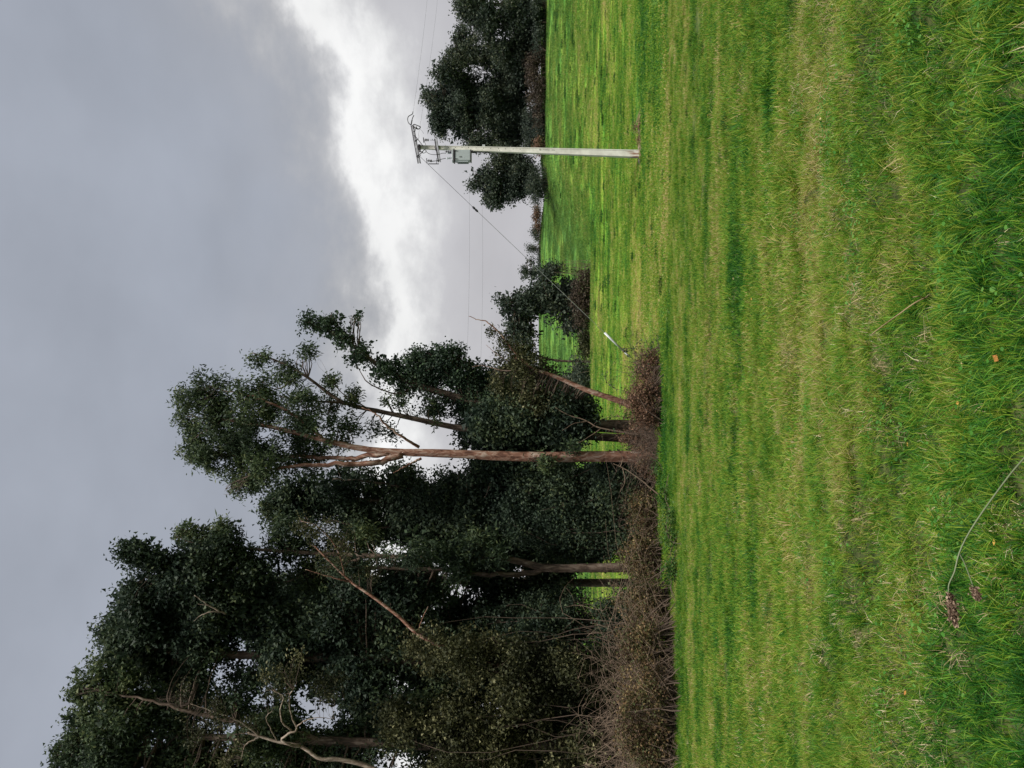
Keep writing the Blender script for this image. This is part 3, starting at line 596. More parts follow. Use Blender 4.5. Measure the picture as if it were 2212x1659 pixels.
tree('evergreen_tree', 'huge dark evergreen whose stepped crown rises to the left edge of the grove', 'tree',
     [(1450, 1440, 28.5), (1300, 1440, 28.5), (1000, 1430, 28.5), (700, 1420, 28.5), (420, 1410, 28.5), (280, 1400, 28.5)],
     [(260, 1380, 45, 50, 28.5, 1.2), (320, 1300, 65, 55, 28.5, 1.2), (290, 1195, 20, 12, 28.2, .9), (265, 1185, 16, 14, 28.2, .7), (320, 1215, 35, 25, 28.3, .9), (400, 1260, 70, 60, 28.6, 1.2), (340, 1400, 80, 80, 28.8, 1.2), (450, 1340, 90, 80, 28.8, 1.3), (440, 1220, 60, 50, 29, 1.2), (520, 1300, 90, 60, 29, 1.2), (580, 1370, 80, 60, 29, 1.1), (700, 1370, 90, 70, 29.2, 1.4), (820, 1420, 90, 80, 29.2, 1.5), (640, 1450, 80, 60, 29.2, 1.0), (380, 1480, 60, 60, 29, .9), (530, 1450, 60, 50, 29, .8), (760, 1290, 60, 50, 29.4, 1.0), (930, 1430, 80, 80, 29, 1.6), (860, 1310, 70, 60, 29.4, 1.2), (1020, 1440, 90, 80, 29, 1.6), (1120, 1420, 80, 80, 29, 1.6), (760, 1480, 80, 60, 28, 1.2), (600, 1420, 50, 50, 27.9, .9), (300, 1350, 60, 50, 27.8, .9)],
     dict(DK, per=30), [([(700, 1420, 28.8), (560, 1350, 29), (420, 1290, 29), (330, 1225, 28.6)], .07, .02), ([(760, 1420, 28.8), (620, 1330, 29.2), (520, 1270, 29.2)], .05, .02)],
     m_bark2, m_dark, (.34, .06), 7, gap=.27, dens=13, lobe=.42, kk=0, gscale=1.0, nl=15, sky_holes=[(520, 1400, 22, 14), (485, 1440, 30, 16), (540, 1425, 15, 18), (640, 1370, 10, 8)])
tree('evergreen_tree', 'highest leafy tree crown at the far left edge with brownish sprays among dark green', 'tree',
     [(1465, 1600, 26.5), (1300, 1610, 26.5), (1000, 1610, 26.5), (700, 1600, 26.5), (400, 1590, 26.5), (200, 1580, 26.5)],
     [(160, 1640, 45, 60, 26.5, 1.2), (190, 1560, 50, 50, 26.5, 1.2), (230, 1470, 55, 50, 26.5, 1.2), (300, 1540, 70, 60, 26.5, 1.2), (280, 1650, 80, 60, 26.5, 1.2), (400, 1640, 80, 60, 26.6, 1.1), (380, 1560, 50, 40, 26.7, .9), (500, 1540, 50, 40, 27, .5), (520, 1660, 70, 50, 27, .9), (130, 1620, 18, 14, 26.3, .8), (160, 1500, 14, 12, 26.3, .7), (640, 1640, 70, 55, 27, 1.1), (760, 1600, 70, 60, 27, 1.3), (150, 1740, 60, 60, 26.5, 1), (300, 1760, 90, 60, 26.5, 1), (700, 1740, 200, 60, 27, 1.2), (860, 1560, 80, 70, 27, 1.4), (960, 1600, 100, 80, 28, 1.5), (1080, 1620, 90, 80, 28, 1.5), (560, 1600, 70, 50, 25.8, .9), (250, 1600, 70, 60, 25.8, .9), (430, 1720, 80, 60, 26, 1), (600, 1560, 60, 60, 27.5, 1.1), (480, 1510, 60, 45, 27.6, .7), (640, 1640, 60, 60, 27.5, 1.2), (440, 1430, 50, 40, 28, .7)],
     dict(EU, per=32, size=.15, wid=.065, tri=True), [([(700, 1600, 26.5), (500, 1560, 26.2), (350, 1520, 26), (220, 1490, 26)], .10, .02)],
     m_bark2, m_euc, (.28, .05), 6, core=60, gap=.26, dens=15, lobe=.40, kk=4, gscale=1.2, nl=15, sky_holes=[(490, 1480, 25, 20)])
# --- 6 olive wispy trees in front with pale limbs
tree('leaning_tree', 'slanting brown stem with a wispy olive crown in the middle of the grove', 'tree',
     [(1440, 1480, 27.2), (1200, 1460, 27.2), (1020, 1420, 27), (915, 1377, 26.8), (860, 1330, 26.8), (800, 1285, 26.8), (760, 1258, 26.8), (720, 1220, 26.8), (680, 1180, 26.8)],
     [(690, 1150, 45, 35, 26.8, .5), (720, 1210, 45, 40, 26.8, .6), (650, 1130, 22, 20, 26.8, .5), (780, 1240, 35, 30, 26.9, .5), (750, 1160, 30, 30, 26.9, .35)],
     dict(per=16, size=.10, wid=.05, spread=.13, droop=.3), [([(760, 1258, 26.8), (710, 1245, 26.6), (660, 1230, 26.5)], .03, .01), ([(745, 1245, 26.8), (730, 1190, 26.6), (690, 1140, 26.5), (650, 1125, 26.5)], .03, .008), ([(900, 1370, 26.8), (915, 1330, 26.6), (925, 1310, 26.5)], .02, .006)],
     m_bark, m_olive, (.09, .025), 3, gap=.38, dens=22, lobe=.36, kk=1, gscale=2.0)
tree('crooked_tree', 'crooked pale-barked tree with twisting bare limbs under olive foliage at the left edge', 'tree',
     [(1462, 1720, 25), (1200, 1710, 25), (950, 1690, 25), (840, 1672, 25), (780, 1650, 25), (730, 1640, 24.9), (690, 1638, 24.8), (650, 1612, 24.8), (600, 1602, 24.8), (560, 1590, 24.8), (535, 1583, 24.8)],
     [(380, 1500, 40, 35, 24.8, .7), (450, 1540, 50, 45, 24.8, .9), (520, 1570, 45, 35, 25, .7), (490, 1620, 40, 35, 24.9, .8), (620, 1430, 60, 45, 25, .8), (590, 1500, 45, 40, 25, .5), (340, 1510, 18, 14, 24.8, .7), (700, 1500, 60, 50, 25.2, .8), (420, 1590, 30, 25, 24.8, .7), (930, 1690, 80, 40, 24.4, 1.1), (1060, 1680, 80, 50, 24.4, 1.1)],
     dict(per=16, size=.10, wid=.05, spread=.13, droop=.3),
     [([(650, 1612, 24.8), (625, 1608, 24.6), (608, 1600, 24.6), (622, 1585, 24.6), (640, 1577, 24.6), (630, 1545, 24.6), (625, 1510, 24.6), (632, 1490, 24.6)], .05, .018),
      ([(630, 1578, 24.6), (610, 1560, 24.5), (606, 1530, 24.5), (612, 1505, 24.5), (590, 1492, 24.5)], .03, .01),
      ([(640, 1570, 24.6), (660, 1556, 24.5), (690, 1550, 24.5), (720, 1553, 24.5)], .02, .006),
      ([(560, 1592, 24.8), (530, 1610, 24.7), (522, 1640, 24.7)], .03, .01), ([(560, 1590, 24.8), (520, 1560, 24.7), (470, 1540, 24.7), (410, 1520, 24.7)], .03, .008),
      ([(600, 1602, 24.8), (585, 1575, 24.6), (575, 1550, 24.6), (588, 1535, 24.6)], .022, .008)],
     m_pale, m_olive, (.10, .03), 3, gap=.36, dens=20, lobe=.36, kk=2, gscale=1.9)
# dead limb high in the big evergreen
def snag(name, label, cat, base, pts_list, m_, loc=None):
    root = thing(name, base, label, cat)
    for pts, r0, r1 in pts_list:
        q = spline([P(*p) for p in pts], 16); q[1:] += RS.normal(size=q[1:].shape) * r0 * .3
        obj('limb', Mb().tube(q, np.linspace(r0, r1, 16), 7, .1).mesh('limb', m_, smooth=True), root)
    return root
snag('dead_branch', 'small pale dead forked branch hung up high in the dark evergreen crown', 'branch', P(490, 1325, 26.9),
     [([(488, 1326, 27.2), (470, 1318, 27), (440, 1300, 26.9), (420, 1286, 26.8)], .035, .012), ([(476, 1322, 27.1), (455, 1322, 26.9), (432, 1330, 26.9), (418, 1342, 26.8)], .03, .008), ([(470, 1318, 27), (448, 1308, 26.9), (428, 1305, 26.9)], .018, .006)], m_pale)
snag('fallen_branch', 'thin grey forked dead branch standing in the brambles before the red trunk', 'branch', P(1420, 1060, 27.6),
     [([(1432, 1075, 27.4), (1395, 1045, 27.4), (1365, 1022, 27.4), (1340, 1008, 27.4), (1325, 1002, 27.4)], .03, .01), ([(1340, 1008, 27.4), (1345, 990, 27.3), (1335, 975, 27.3)], .015, .005), ([(1345, 1012, 27.4), (1350, 1040, 27.3), (1340, 1062, 27.3)], .014, .005)], m_twigp)
snag('bare_sapling', 'thin grey bare sapling slanting up among the dark shrubs right of the red trunk', 'sapling', on(945, 29.2),
     [([(1420, 945, 29.2), (1300, 925, 29.2), (1270, 910, 29.2), (1225, 895, 29.2), (1200, 880, 29.2)], .03, .008), ([(1270, 910, 29.2), (1240, 915, 29.1), (1215, 930, 29.1)], .014, .005), ([(1300, 925, 29.2), (1262, 950, 29.1), (1230, 965, 29.1)], .014, .005)], m_twigp)

# ------------------------------------------------------------------ shrubs and brambles under the grove
def shrub(name, label, cat, Y, d, blobs, lmat, leaf, stems=14, sm=None, gap=.12, dens=30, kk=0, group=None, straight=.0, gscale=2.0, sky_holes=()):
    base = on(Y, d); root = thing(name, base, label, cat, group)
    C, Lb = blob_clusters(blobs, dens, .45, gap, gscale, kk=kk, nl=10, sky_holes=sky_holes)
    C = C[C[:, 2] > ground(C[:, 0], C[:, 1]) + .02]
    j = RS.randint(0, len(C), stems); B = C[j]; A = np.stack([B[:, 0] + RS.normal(size=stems) * .5, B[:, 1] + RS.normal(size=stems) * .3, B[:, 2] * 0], 1)
    A[:, 2] = ground(A[:, 0], A[:, 1]) - .03
    cb = curve_batch(A, B, 7, .15); V, Q = tubes(cb, RS.uniform(.008, .022, stems)[:, None] * np.linspace(1, .3, 7)[None], 4)
    mb = Mb(); mb.add(V, Q); ap = cb[:, 2:].reshape(-1, 3); sel = C[RS.randint(0, len(C), stems * 4)]
    D = ((sel[:, None] - ap[None]) ** 2).sum(-1).argmin(1); V, Q = tubes(curve_batch(ap[D], sel, 4, .15), np.ones((len(sel), 1)) * .006 * np.linspace(1, .4, 4)[None], 3); mb.add(V, Q)
    tag(obj('stems', mb.mesh('stems', sm or m_twig), root), kind='stuff')
    V, Fc, rn = leaves(C, **leaf); tag(obj('foliage', make_mesh('foliage', V, Fc, lmat, attr={'rnd': rn}), root), kind='stuff'); tree.count += len(Fc)
    return root
SL = dict(per=24, size=.11, wid=.07, spread=.17, droop=.1, tri=True)
shrub('evergreen_shrub', 'tall dark laurel-like shrub mass left of the red trunk', 'shrub', 1080, 30.5, [(1230, 1080, 110, 75, 30.5, 1.3), (1330, 1060, 60, 70, 29.8, 1.3), (1150, 1120, 90, 60, 31, 1.2)], m_dark, SL, 60, dens=80, kk=0)
shrub('evergreen_shrub', 'dark leafy shrub between the deep-shade forked trunk and the brambles', 'shrub', 1160, 30.5, [(1250, 1160, 110, 50, 30.8, 1.3), (1340, 1140, 60, 60, 30, 1.2)], m_dark, SL, 50, dens=80, kk=1)
shrub('evergreen_shrub', 'shaded shrub to the left of the straight dark trunk', 'shrub', 1320, 29.5, [(1200, 1330, 110, 60, 29.8, 1.3), (1100, 1370, 80, 60, 29.8, 1.2), (1340, 1330, 60, 60, 28.5, 1.1)], m_dark, SL, 60, dens=75, kk=2, sky_holes=[(1310, 1292, 40, 14)])
shrub('evergreen_shrub', 'shadowy shrub thicket hidden behind the olive shrubs at the left', 'shrub', 1520, 28.5, [(1255, 1540, 55, 70, 28.3, 1.6), (1250, 1450, 50, 60, 28.3, 1.5), (1180, 1400, 90, 60, 28.6, 1.3), (1180, 1500, 110, 80, 28.6, 1.4), (1180, 1610, 110, 80, 28.6, 1.4), (1310, 1440, 70, 80, 28, 1.3), (1310, 1560, 70, 90, 27.6, 1.3), (1310, 1670, 70, 80, 27.6, 1.3)], m_dark, SL, 60, dens=60, kk=1)
shrub('olive_shrub', 'big olive-brown shrub with pale speckled leaf tips below the slanting stem', 'shrub', 1440, 26.8, [(1010, 1420, 90, 60, 26.8, 1), (1120, 1470, 100, 80, 26.5, 1), (930, 1400, 60, 50, 27, .8), (1240, 1440, 90, 80, 26.3, .8)], m_olive, SL, 24, m_twig, dens=60, kk=3)
shrub('olive_shrub', 'olive-brown shrub crowded with bare stems at the far left edge', 'shrub', 1600, 25.6, [(960, 1590, 110, 70, 25.8, 1), (1100, 1600, 90, 70, 25.6, .9), (840, 1560, 70, 60, 26, .8), (1230, 1640, 80, 60, 25.5, .7), (1000, 1720, 200, 60, 26, 1)], m_olive, SL, 30, m_twig, dens=60, kk=4)
BL = dict(per=20, size=.07, wid=.05, spread=.13, droop=.1, tri=True)
def gd(Y, X):   # depth at which the ground shows at sheet X for this Y
    ds = np.linspace(8, 60, 1500); x = (829.5 - Y) / F * ds; v = 1106 + (CZ - ground(x, ds)) / ds * F
    return float(ds[np.argmin(np.abs(v - X))])
brs = [(800, 1428, 1392, m_redb, 'reddish-brown dead bracken and bramble mound at the right end of the grove', 42, 32),
       (870, 1437, 1378, m_redb, 'brown bramble mound around the foot of the low leaning tree', 45, 48),
       (945, 1420, 1372, m_redb, 'russet brambles in front of the gap to the bright field', 45, 42),
       (987, 1424, 1386, m_redb, 'russet brambles burying the foot of the red trunk', 30, 34),
       (1030, 1414, 1368, m_bram, 'green-tinged brambles below the red trunk on its left', 50, 46),
       (1120, 1430, 1372, m_bram, 'low leafy brambles at the foot of the laurel-like shrub', 50, 50),
       (1210, 1438, 1375, m_bram, 'leafy green brambles at the foot of the forked trunk', 50, 48),
       (1300, 1456, 1380, m_bram, 'brown and green brambles under the straight dark trunk', 55, 56),
       (1400, 1462, 1378, m_bram, 'tall brown bramble bank below the olive shrub', 60, 70),
       (1510, 1470, 1380, m_bram, 'brown bramble bank among the pale bare stems', 60, 70),
       (1610, 1462, 1380, m_bram, 'bramble bank at the left edge of the picture', 70, 70)]
for i, (Y, Xb, Xc, m_, lab, rY, rX) in enumerate(brs):
    d = gd(Y, Xb) + .5
    shrub('bramble_bush', lab, 'bramble', Y, d, [(Xc + 8, Y, rX, rY, d, 1.2), (Xc + 15, Y - 25, rX * .7, rY * .7, d - .3, .9), (Xc + 18, Y + 25, rX * .6, rY * .7, d - .2, .9)], m_, BL, 110, m_twig, gap=.30, dens=85, gscale=3.5, kk=i % 5, group='brambles along the foot of the grove')
fr_Y = RS.uniform(740, 1720, 900); fr_X = np.interp(fr_Y, [740, 800, 870, 945, 1030, 1120, 1210, 1300, 1400, 1510, 1610, 1720], [1440, 1432, 1440, 1424, 1418, 1434, 1442, 1460, 1466, 1474, 1466, 1462]) + RS.normal(size=900) * 4
_lut = {}
def gd_fast(Y, X):
    k = (round(Y / 20), round(X / 2))
    if k not in _lut: _lut[k] = gd(k[0] * 20, k[1] * 2)
    return _lut[k] + (RS.rand() - .5) * .5
fr_d = np.array([gd_fast(a, b) for a, b in zip(fr_Y, fr_X)]); fr_x = (829.5 - fr_Y) / F * fr_d
_a = RS.rand(140) * 6.28; fr_x[:140] = (829.5 - 333) / F * 36 + .5 + np.cos(_a) * RS.uniform(.3, 1.7, 140); fr_d[:140] = 36 + np.sin(_a) * RS.uniform(.2, .8, 140)
scatter('hedge_foot_grass', np.stack([fr_x, fr_d, ground(fr_x, fr_d)], -1), RS.rand(900) * 6.28, np.concatenate([RS.uniform(.8, 1.5, 140), RS.uniform(1.0, 2.5, 760)]), RS.randint(6, 12, 900), nearc, 'longer rough grass fringing the foot of the brambles', 'grass')
# arching bramble shoots reaching out on the right
def shoots(name, label, lst, m_, lm):
    root = thing(name, P(*lst[0][0][0]), label, 'bramble')
    mb = Mb(); C = []
    for pts, r0 in lst:
        q = spline([P(*p) for p in pts], 14); q[1:] += RS.normal(size=q[1:].shape) * .015; mb.tube(q, np.linspace(r0, r0 * .4, 14), 4); C.append(q[3:])
    tag(obj('stems', mb.mesh('stems', m_), root), kind='stuff')
    C = np.concatenate(C); V, Fc, rn = leaves(C, per=3, size=.09, wid=.06, spread=.05, droop=.1); tag(obj('leaves', make_mesh('leaves', V, Fc, lm, attr={'rnd': rn}), root), kind='stuff')
shoots('bramble_shoots', 'long arching bramble shoots with sparse dark leaves crossing in front of the white guard tube',
       [([(1410, 850, 28), (1385, 800, 28), (1360, 768, 28), (1350, 757, 28), (1365, 752, 28), (1375, 768, 28)], .012), ([(1400, 840, 28), (1375, 790, 27.9), (1372, 750, 27.9), (1385, 735, 27.9)], .01),
        ([(1400, 870, 28.3), (1350, 845, 28.2), (1320, 835, 28.2), (1305, 815, 28.2), (1315, 800, 28.2)], .012), ([(1390, 905, 28.5), (1340, 900, 28.4), (1300, 905, 28.4), (1275, 925, 28.4)], .012),
        ([(1415, 830, 27.8), (1400, 780, 27.8), (1405, 745, 27.8), (1425, 725, 27.8)], .009), ([(1380, 940, 28.5), (1330, 930, 28.5), (1290, 945, 28.5)], .01)], m_twig, m_ivy)
# pale bare stem tangles
def tangle(label, Y, d, Yr, H, n, m_):
    x0 = (829.5 - Y) / F * d; xr = Yr / F * d; ax = x0 + RS.uniform(-xr, xr, n); ay = d + RS.normal(size=n) * .5; az_ = ground(ax, ay) - .05
    ht = RS.uniform(.25, 1, n) * H; A = np.stack([ax, ay, az_], 1); B = A + np.stack([RS.normal(size=n) * .75 * ht, RS.normal(size=n) * .35 * ht - .15, ht * RS.uniform(.3, 1, n)], 1)
    root = thing('bare_thicket', on(Y, d), label, 'shrub'); mb = Mb()
    cb = curve_batch(A, B, 9, .22); V, Q = tubes(cb, RS.uniform(.004, .011, n)[:, None] * np.linspace(1, .3, 9)[None], 4); mb.add(V, Q)
    ap = cb[:, 3:].reshape(-1, 3); A2 = ap[RS.randint(0, len(ap), n * 4)]; B2 = A2 + RS.normal(size=A2.shape) * .38
    B2[:, 2] = np.maximum(B2[:, 2], ground(B2[:, 0], B2[:, 1]) + .02); V, Q = tubes(curve_batch(A2, B2, 5, .2), np.ones((len(A2), 1)) * .0055 * np.linspace(1, .4, 5)[None], 3); mb.add(V, Q)
    tag(obj('stems', mb.mesh('stems', m_), root), kind='stuff')
tangle('pale dry tangle of bare arching stems at the bottom left corner of the grove', 1600, gd(1600, 1455) + .4, 90, 3.4, 420, m_twigp)
tangle('high grey-brown thicket of crossing dead twigs before the olive shrubs', 1490, gd(1490, 1460) + .6, 80, 3.2, 300, m_twigp)
tangle('brown-grey bare stems leaning out below the olive shrub', 1460, gd(1460, 1462) + .8, 70, 1.9, 70, m_twigp)
tangle('sparse dead stalks poking from the brambles under the forked trunk', 1180, gd(1180, 1440) + .8, 120, 1.1, 26, m_twigp)
tangle('red-brown dead stalks in the bracken mound beside the field gap', 890, gd(890, 1430) + .8, 110, 2.1, 240, m_twig)
# low green plants at the hedge foot
shrub('low_weeds', 'low bright green weeds spreading onto the grass before the forked trunk', 'plant', 1150, gd(1150, 1455), [(1446, 1150, 16, 60, gd(1150, 1462), 1), (1436, 1080, 14, 50, gd(1080, 1446), 1), (1452, 1230, 14, 45, gd(1230, 1462), 1), (1426, 1010, 10, 40, gd(1010, 1432), 1)],
      leafmat('weed_leaf', [(0, (.02, .06, .012)), (.6, (.045, .11, .022)), (1, (.12, .17, .04))], .35), BL, 20, dens=60, gap=.0)

# ------------------------------------------------------------------ distant trees
FL = dict(per=22, size=.34, wid=.20, spread=.42, droop=.1, tri=True)
def far_tree(label, trunk, blobs, name='distant_tree', dens=3.4, gap=.2, m_=None, leaf=None, group=None, r=(.3, .1), gs=.45, kk=0, lobe=.4, tw=4):
    return tree(name, label, 'tree', trunk, blobs, leaf or FL, (), m_bark2, m_ or m_far, r, tw, gap=gap + .1, dens=dens, lobe=lobe, kk=kk, nl=13, gscale=gs, twr=.04, group=group, grow=1.08)
D1 = 118
far_tree('tallest rounded tree on the ridge right behind the pole', [(1175, 250, D1), (1050, 245, D1), (950, 240, D1)],
         [(945, 215, 35, 45, D1, 1), (1000, 250, 55, 65, D1, 1.5), (1060, 230, 60, 75, D1, 1.8), (990, 185, 50, 35, D1, 1.2), (1100, 280, 50, 50, D1, 1.8), (1110, 200, 45, 60, D1, 1.8), (950, 270, 28, 28, D1, .9), (1040, 305, 45, 25, D1, 1.3), (925, 205, 18, 20, D1, .8)], kk=0)
far_tree('second ridge tree stepping down right of the tallest dome, thin brown limbs showing', [(1172, 120, D1 - 4), (1060, 110, D1 - 4), (980, 115, D1 - 4)],
         [(960, 150, 40, 30, D1 - 4, .8), (1010, 110, 45, 45, D1 - 4, 1.1), (1070, 110, 50, 60, D1 - 4, 1.5), (1120, 140, 40, 50, D1 - 4, 1.6), (1130, 90, 35, 40, D1 - 4, 1.6), (1000, 75, 20, 20, D1 - 4, .7)], m_=m_far, kk=1)
far_tree('ridge tree cut by the right edge of the view with rounded small-leaved top', [(1172, 10, D1 - 8), (1060, 10, D1 - 8), (1000, 15, D1 - 8)],
         [(1010, 15, 40, 30, D1 - 8, .9), (1060, 30, 50, 45, D1 - 8, 1.3), (1120, 20, 45, 60, D1 - 8, 1.6), (1030, -40, 50, 50, D1 - 8, 1), (1120, -60, 50, 60, D1 - 8, 1)], kk=2)
far_tree('compact round tree standing alone left of the pole', [(1172, 390, D1 - 2), (1100, 388, D1 - 2), (1040, 385, D1 - 2)],
         [(1035, 385, 30, 35, D1 - 2, .9), (1080, 400, 45, 45, D1 - 2, 1.5), (1120, 375, 42, 50, D1 - 2, 1.8), (1095, 350, 40, 30, D1 - 2, 1.3), (1075, 430, 30, 20, D1 - 2, .9)], m_=m_far, kk=3)
def farsh(label, X, Y, rX, rY, d, m_, dens=16, name='distant_bush', leaf=None, gap=.1, kk=0):
    return shrub(name, label, 'bush', Y, d, [(X, Y, rX, rY, d, 1)], m_, leaf or dict(per=18, size=.26, wid=.13, spread=.35, droop=0, tri=True), 40, m_twigp, gap=gap, dens=dens, kk=kk, gscale=.6)
farsh('brown dead undergrowth beneath the tallest ridge tree', 1160, 215, 18, 75, D1 - 7, m_dkbr, 20)
farsh('tan dry bush at the foot of the ridge trees just right of the pole', 1164, 310, 16, 25, D1 - 7, m_redb, 20)
farsh('shadowy undergrowth at the right edge of the view below the ridge trees', 1158, 60, 24, 75, D1 - 8, m_far, 20)
farsh('dark undergrowth closing the foot of the compact round tree', 1160, 385, 22, 55, D1 - 5, m_far, 20)
farsh('dark undergrowth behind the pole at the foot of the ridge trees', 1155, 270, 28, 70, D1 - 5, m_far, 20)
farsh('low shadowed scrub between the two right-hand ridge trees', 1158, 140, 22, 50, D1 - 7, m_dkbr, 20)
farsh('low brown hedge on the skyline beside the compact round tree', 1160, 470, 10, 30, 148, m_redb, 16)
farsh('skyline hedge bump with two spiky tips', 1156, 505, 12, 22, 150, m_far, 14)
farsh('small lone bush on the skyline above the far field', 1150, 537, 14, 8, 150, m_far, 16)
farsh('low dark hedge line closing the top of the far field', 1166, 560, 6, 40, 150, m_far, 20)
far_tree('pale hazy pair-topped tree on the skyline beyond the far field', [(1170, 590, 152), (1150, 588, 152), (1130, 585, 152)], [(1145, 565, 16, 12, 152, .7), (1132, 590, 14, 14, 152, .6), (1155, 590, 10, 20, 152, .8)], m_=m_far, kk=4, r=(.2, .08), dens=4)
D2 = 80
far_tree('dark spreading tree in the dip beyond the near field, crossed by the stay wire', [(1290, 650, D2), (1200, 645, D2), (1120, 650, D2)],
         [(1118, 700, 26, 35, D2, 1.2), (1140, 715, 22, 30, D2, 1.2), (1240, 700, 34, 25, D2 - .5, 1.3), (1095, 655, 30, 30, D2, .8), (1130, 660, 40, 45, D2, 1.4), (1170, 640, 45, 50, D2, 1.6), (1210, 660, 45, 50, D2, 1.7), (1180, 590, 22, 20, D2, .8), (1230, 630, 35, 30, D2, 1.2), (1250, 665, 25, 50, D2 - 1, 1.3)], dens=5, kk=1, leaf=dict(per=9, size=.36, wid=.2, spread=.3, droop=.1), gs=.7)
far_tree('grey-green round tree in the dip behind the low leaning tree', [(1290, 782, D2 + 3), (1200, 778, D2 + 3), (1140, 760, D2 + 3)],
         [(1115, 740, 25, 30, D2 + 3, 1), (1138, 755, 22, 35, D2 + 3, 1.2), (1120, 780, 28, 30, D2 + 3, 1.2)], dens=6, kk=2, m_=m_olive, leaf=dict(per=9, size=.36, wid=.2, spread=.3, droop=.1), r=(.15, .08))
far_tree('dark tree in the dip half hidden by the low leaning tree', [(1290, 815, D2 + 2), (1200, 815, D2 + 2), (1130, 810, D2 + 2)],
         [(1130, 810, 45, 45, D2 + 2, 1.5), (1200, 850, 45, 50, D2 + 2, 1.6), (1245, 830, 28, 45, D2, 1.4)], dens=5, kk=3, leaf=dict(per=9, size=.36, wid=.2, spread=.3, droop=.1), gs=.7)
farsh('brown bare thicket at the right foot of the dark valley tree', 1266, 600, 12, 30, D2 - 3, m_dkbr, 26, kk=1)
farsh('brown undergrowth below the dark valley tree', 1258, 655, 24, 55, D2 - 3.5, m_dkbr, 26, kk=2)
farsh('low green-brown scrub along the brow before the bright far patch of field', 1262, 740, 16, 40, D2 - 3, m_olive, 22, kk=3)
farsh('dark scrub along the brow beneath the low leaning tree', 1255, 820, 20, 50, D2 - 3, m_far, 24, kk=4)
farsh('small green shrub standing out on the far slope beside the stay wire', 1195, 583, 20, 12, D2 - 1, m_far, 24, kk=0)
far_tree('dark trees seen through the trunks beyond the grove', [(1290, 900, D2 + 1), (1200, 905, D2 + 1), (1150, 905, D2 + 1)], [(1180, 910, 50, 60, D2 + 1, 1.5), (1200, 990, 40, 60, D2 + 1, 1.5), (1150, 1060, 60, 60, D2 + 1, 1.5)], dens=4, kk=0, r=(.2, .08), gs=.6)
far_tree('dark trees glimpsed beyond the forked trunk', [(1290, 1200, D2 + 1), (1200, 1205, D2 + 1), (1150, 1205, D2 + 1)], [(1180, 1170, 60, 60, D2 + 1, 1.5), (1180, 1270, 60, 70, D2 + 1, 1.5), (1150, 1400, 80, 80, D2 + 1, 1.5)], dens=4, kk=1, r=(.2, .08), gs=.6)

# ------------------------------------------------------------------ the pole
DP = 36.0
base = on(333, DP); top = P(903, 318, DP)
pole = thing('utility_pole', base, 'tapered pale concrete power pole with two crossarms standing alone in the field', 'utility pole')
ax = unit(top - base); sx = unit(np.cross(np.array([0, 1.0, 0]), ax)); sy = unit(np.cross(ax, sx)); Lp = np.linalg.norm(top - base)
def PP(h, u=0, v=0): return base + ax * h + sx * u + sy * v      # u to the left in world -x? (see sign below)
SGN = 1 if sx[0] > 0 else -1
def prof(hw, hd, rim, rec):     # H-like section with a shallow channel on front and back
    return [(-hw, -hd), (-hw + rim, -hd), (-hw + rim + .008, -hd + rec), (hw - rim - .008, -hd + rec), (hw - rim, -hd), (hw, -hd), (hw, hd), (hw - rim, hd), (hw - rim - .008, hd - rec), (-hw + rim + .008, hd - rec), (-hw + rim, hd), (-hw, hd)]
ks = np.linspace(-.3, Lp, 26); Vp = []
for h in ks:
    f_ = max(0, h) / Lp; hw = .165 * (1 - f_) + .078 * f_; hd = .13 * (1 - f_) + .07 * f_
    for (a_, b2) in prof(hw, hd, hw * .28, .022): Vp.append(PP(h, a_, -b2 if sy[1] < 0 else b2))
Vp = np.array(Vp); q = []
for i in range(25):
    for j in range(12): q.append([i * 12 + j, i * 12 + (j + 1) % 12, (i + 1) * 12 + (j + 1) % 12, (i + 1) * 12 + j])
mbp = Mb(); mbp.add(Vp, np.array(q)); ct = len(Vp); 
mbp.V.append(np.array([PP(Lp)])); mbp.A.append(np.zeros(1)); mbp.T.append(np.array([[300 + j, 300 + (j + 1) % 12, ct] for j in range(12)])); mbp.n += 1
obj('shaft', mbp.mesh('shaft', m_concrete), pole)
def fr(h): f_ = h / Lp; return -(.13 * (1 - f_) + .07 * f_)
def front(h, u): # a point on the face turned to the camera
    c = PP(h, u * SGN); c[1] -= abs(fr(h)) - .022; return c
def hole(h, u, r=.016): obj('bolt_hole', Mb().tube([front(h, u) + [0, .012, 0], front(h, u) - [0, .004, 0]], r, 8).mesh('bolt_hole', m_hole), pole)
def hX(X): return (1378 - X) / (1378 - 903) * Lp
for X in (938, 955, 968, 983, 997, 1011, 1027, 1043, 1058, 1075, 1090, 1106, 1121): hole(hX(X), .03 if X > 980 else .015, .017)
for X in (1040, 1072, 1077): hole(hX(X), -.055, .013)
# moulded maker's mark: a ring and a line of small characters down the face (illegible in the photo)
cm = front(hX(1164), .035); t_ = np.linspace(0, 2 * np.pi, 17)
obj('moulded_emblem', Mb().tube(np.stack([cm[0] + .032 * np.cos(t_), np.full(17, cm[1] - .004), cm[2] + .032 * np.sin(t_)], 1), .007, 5).mesh('moulded_emblem', m_hole), pole)
mk = Mb()
for i in range(17):
    if i in (10, 11): continue
    c = front(hX(1169) - .035 * i, .035 + (.004 if i % 2 else -.004)); mk.box(c + np.array([0, -.002, 0]), (.030 if i % 3 else .02, .006, .016))
tag(obj('moulded_lettering', mk.mesh('moulded_lettering', m_hole), pole), kind='stuff')
# pale bracket stub on the right of the shaft and a small white clip
obj('clip', Mb().box(PP(hX(1043), .16 * SGN, -.02) , (.09, .09, .13)).mesh('clip', m_white), pole)
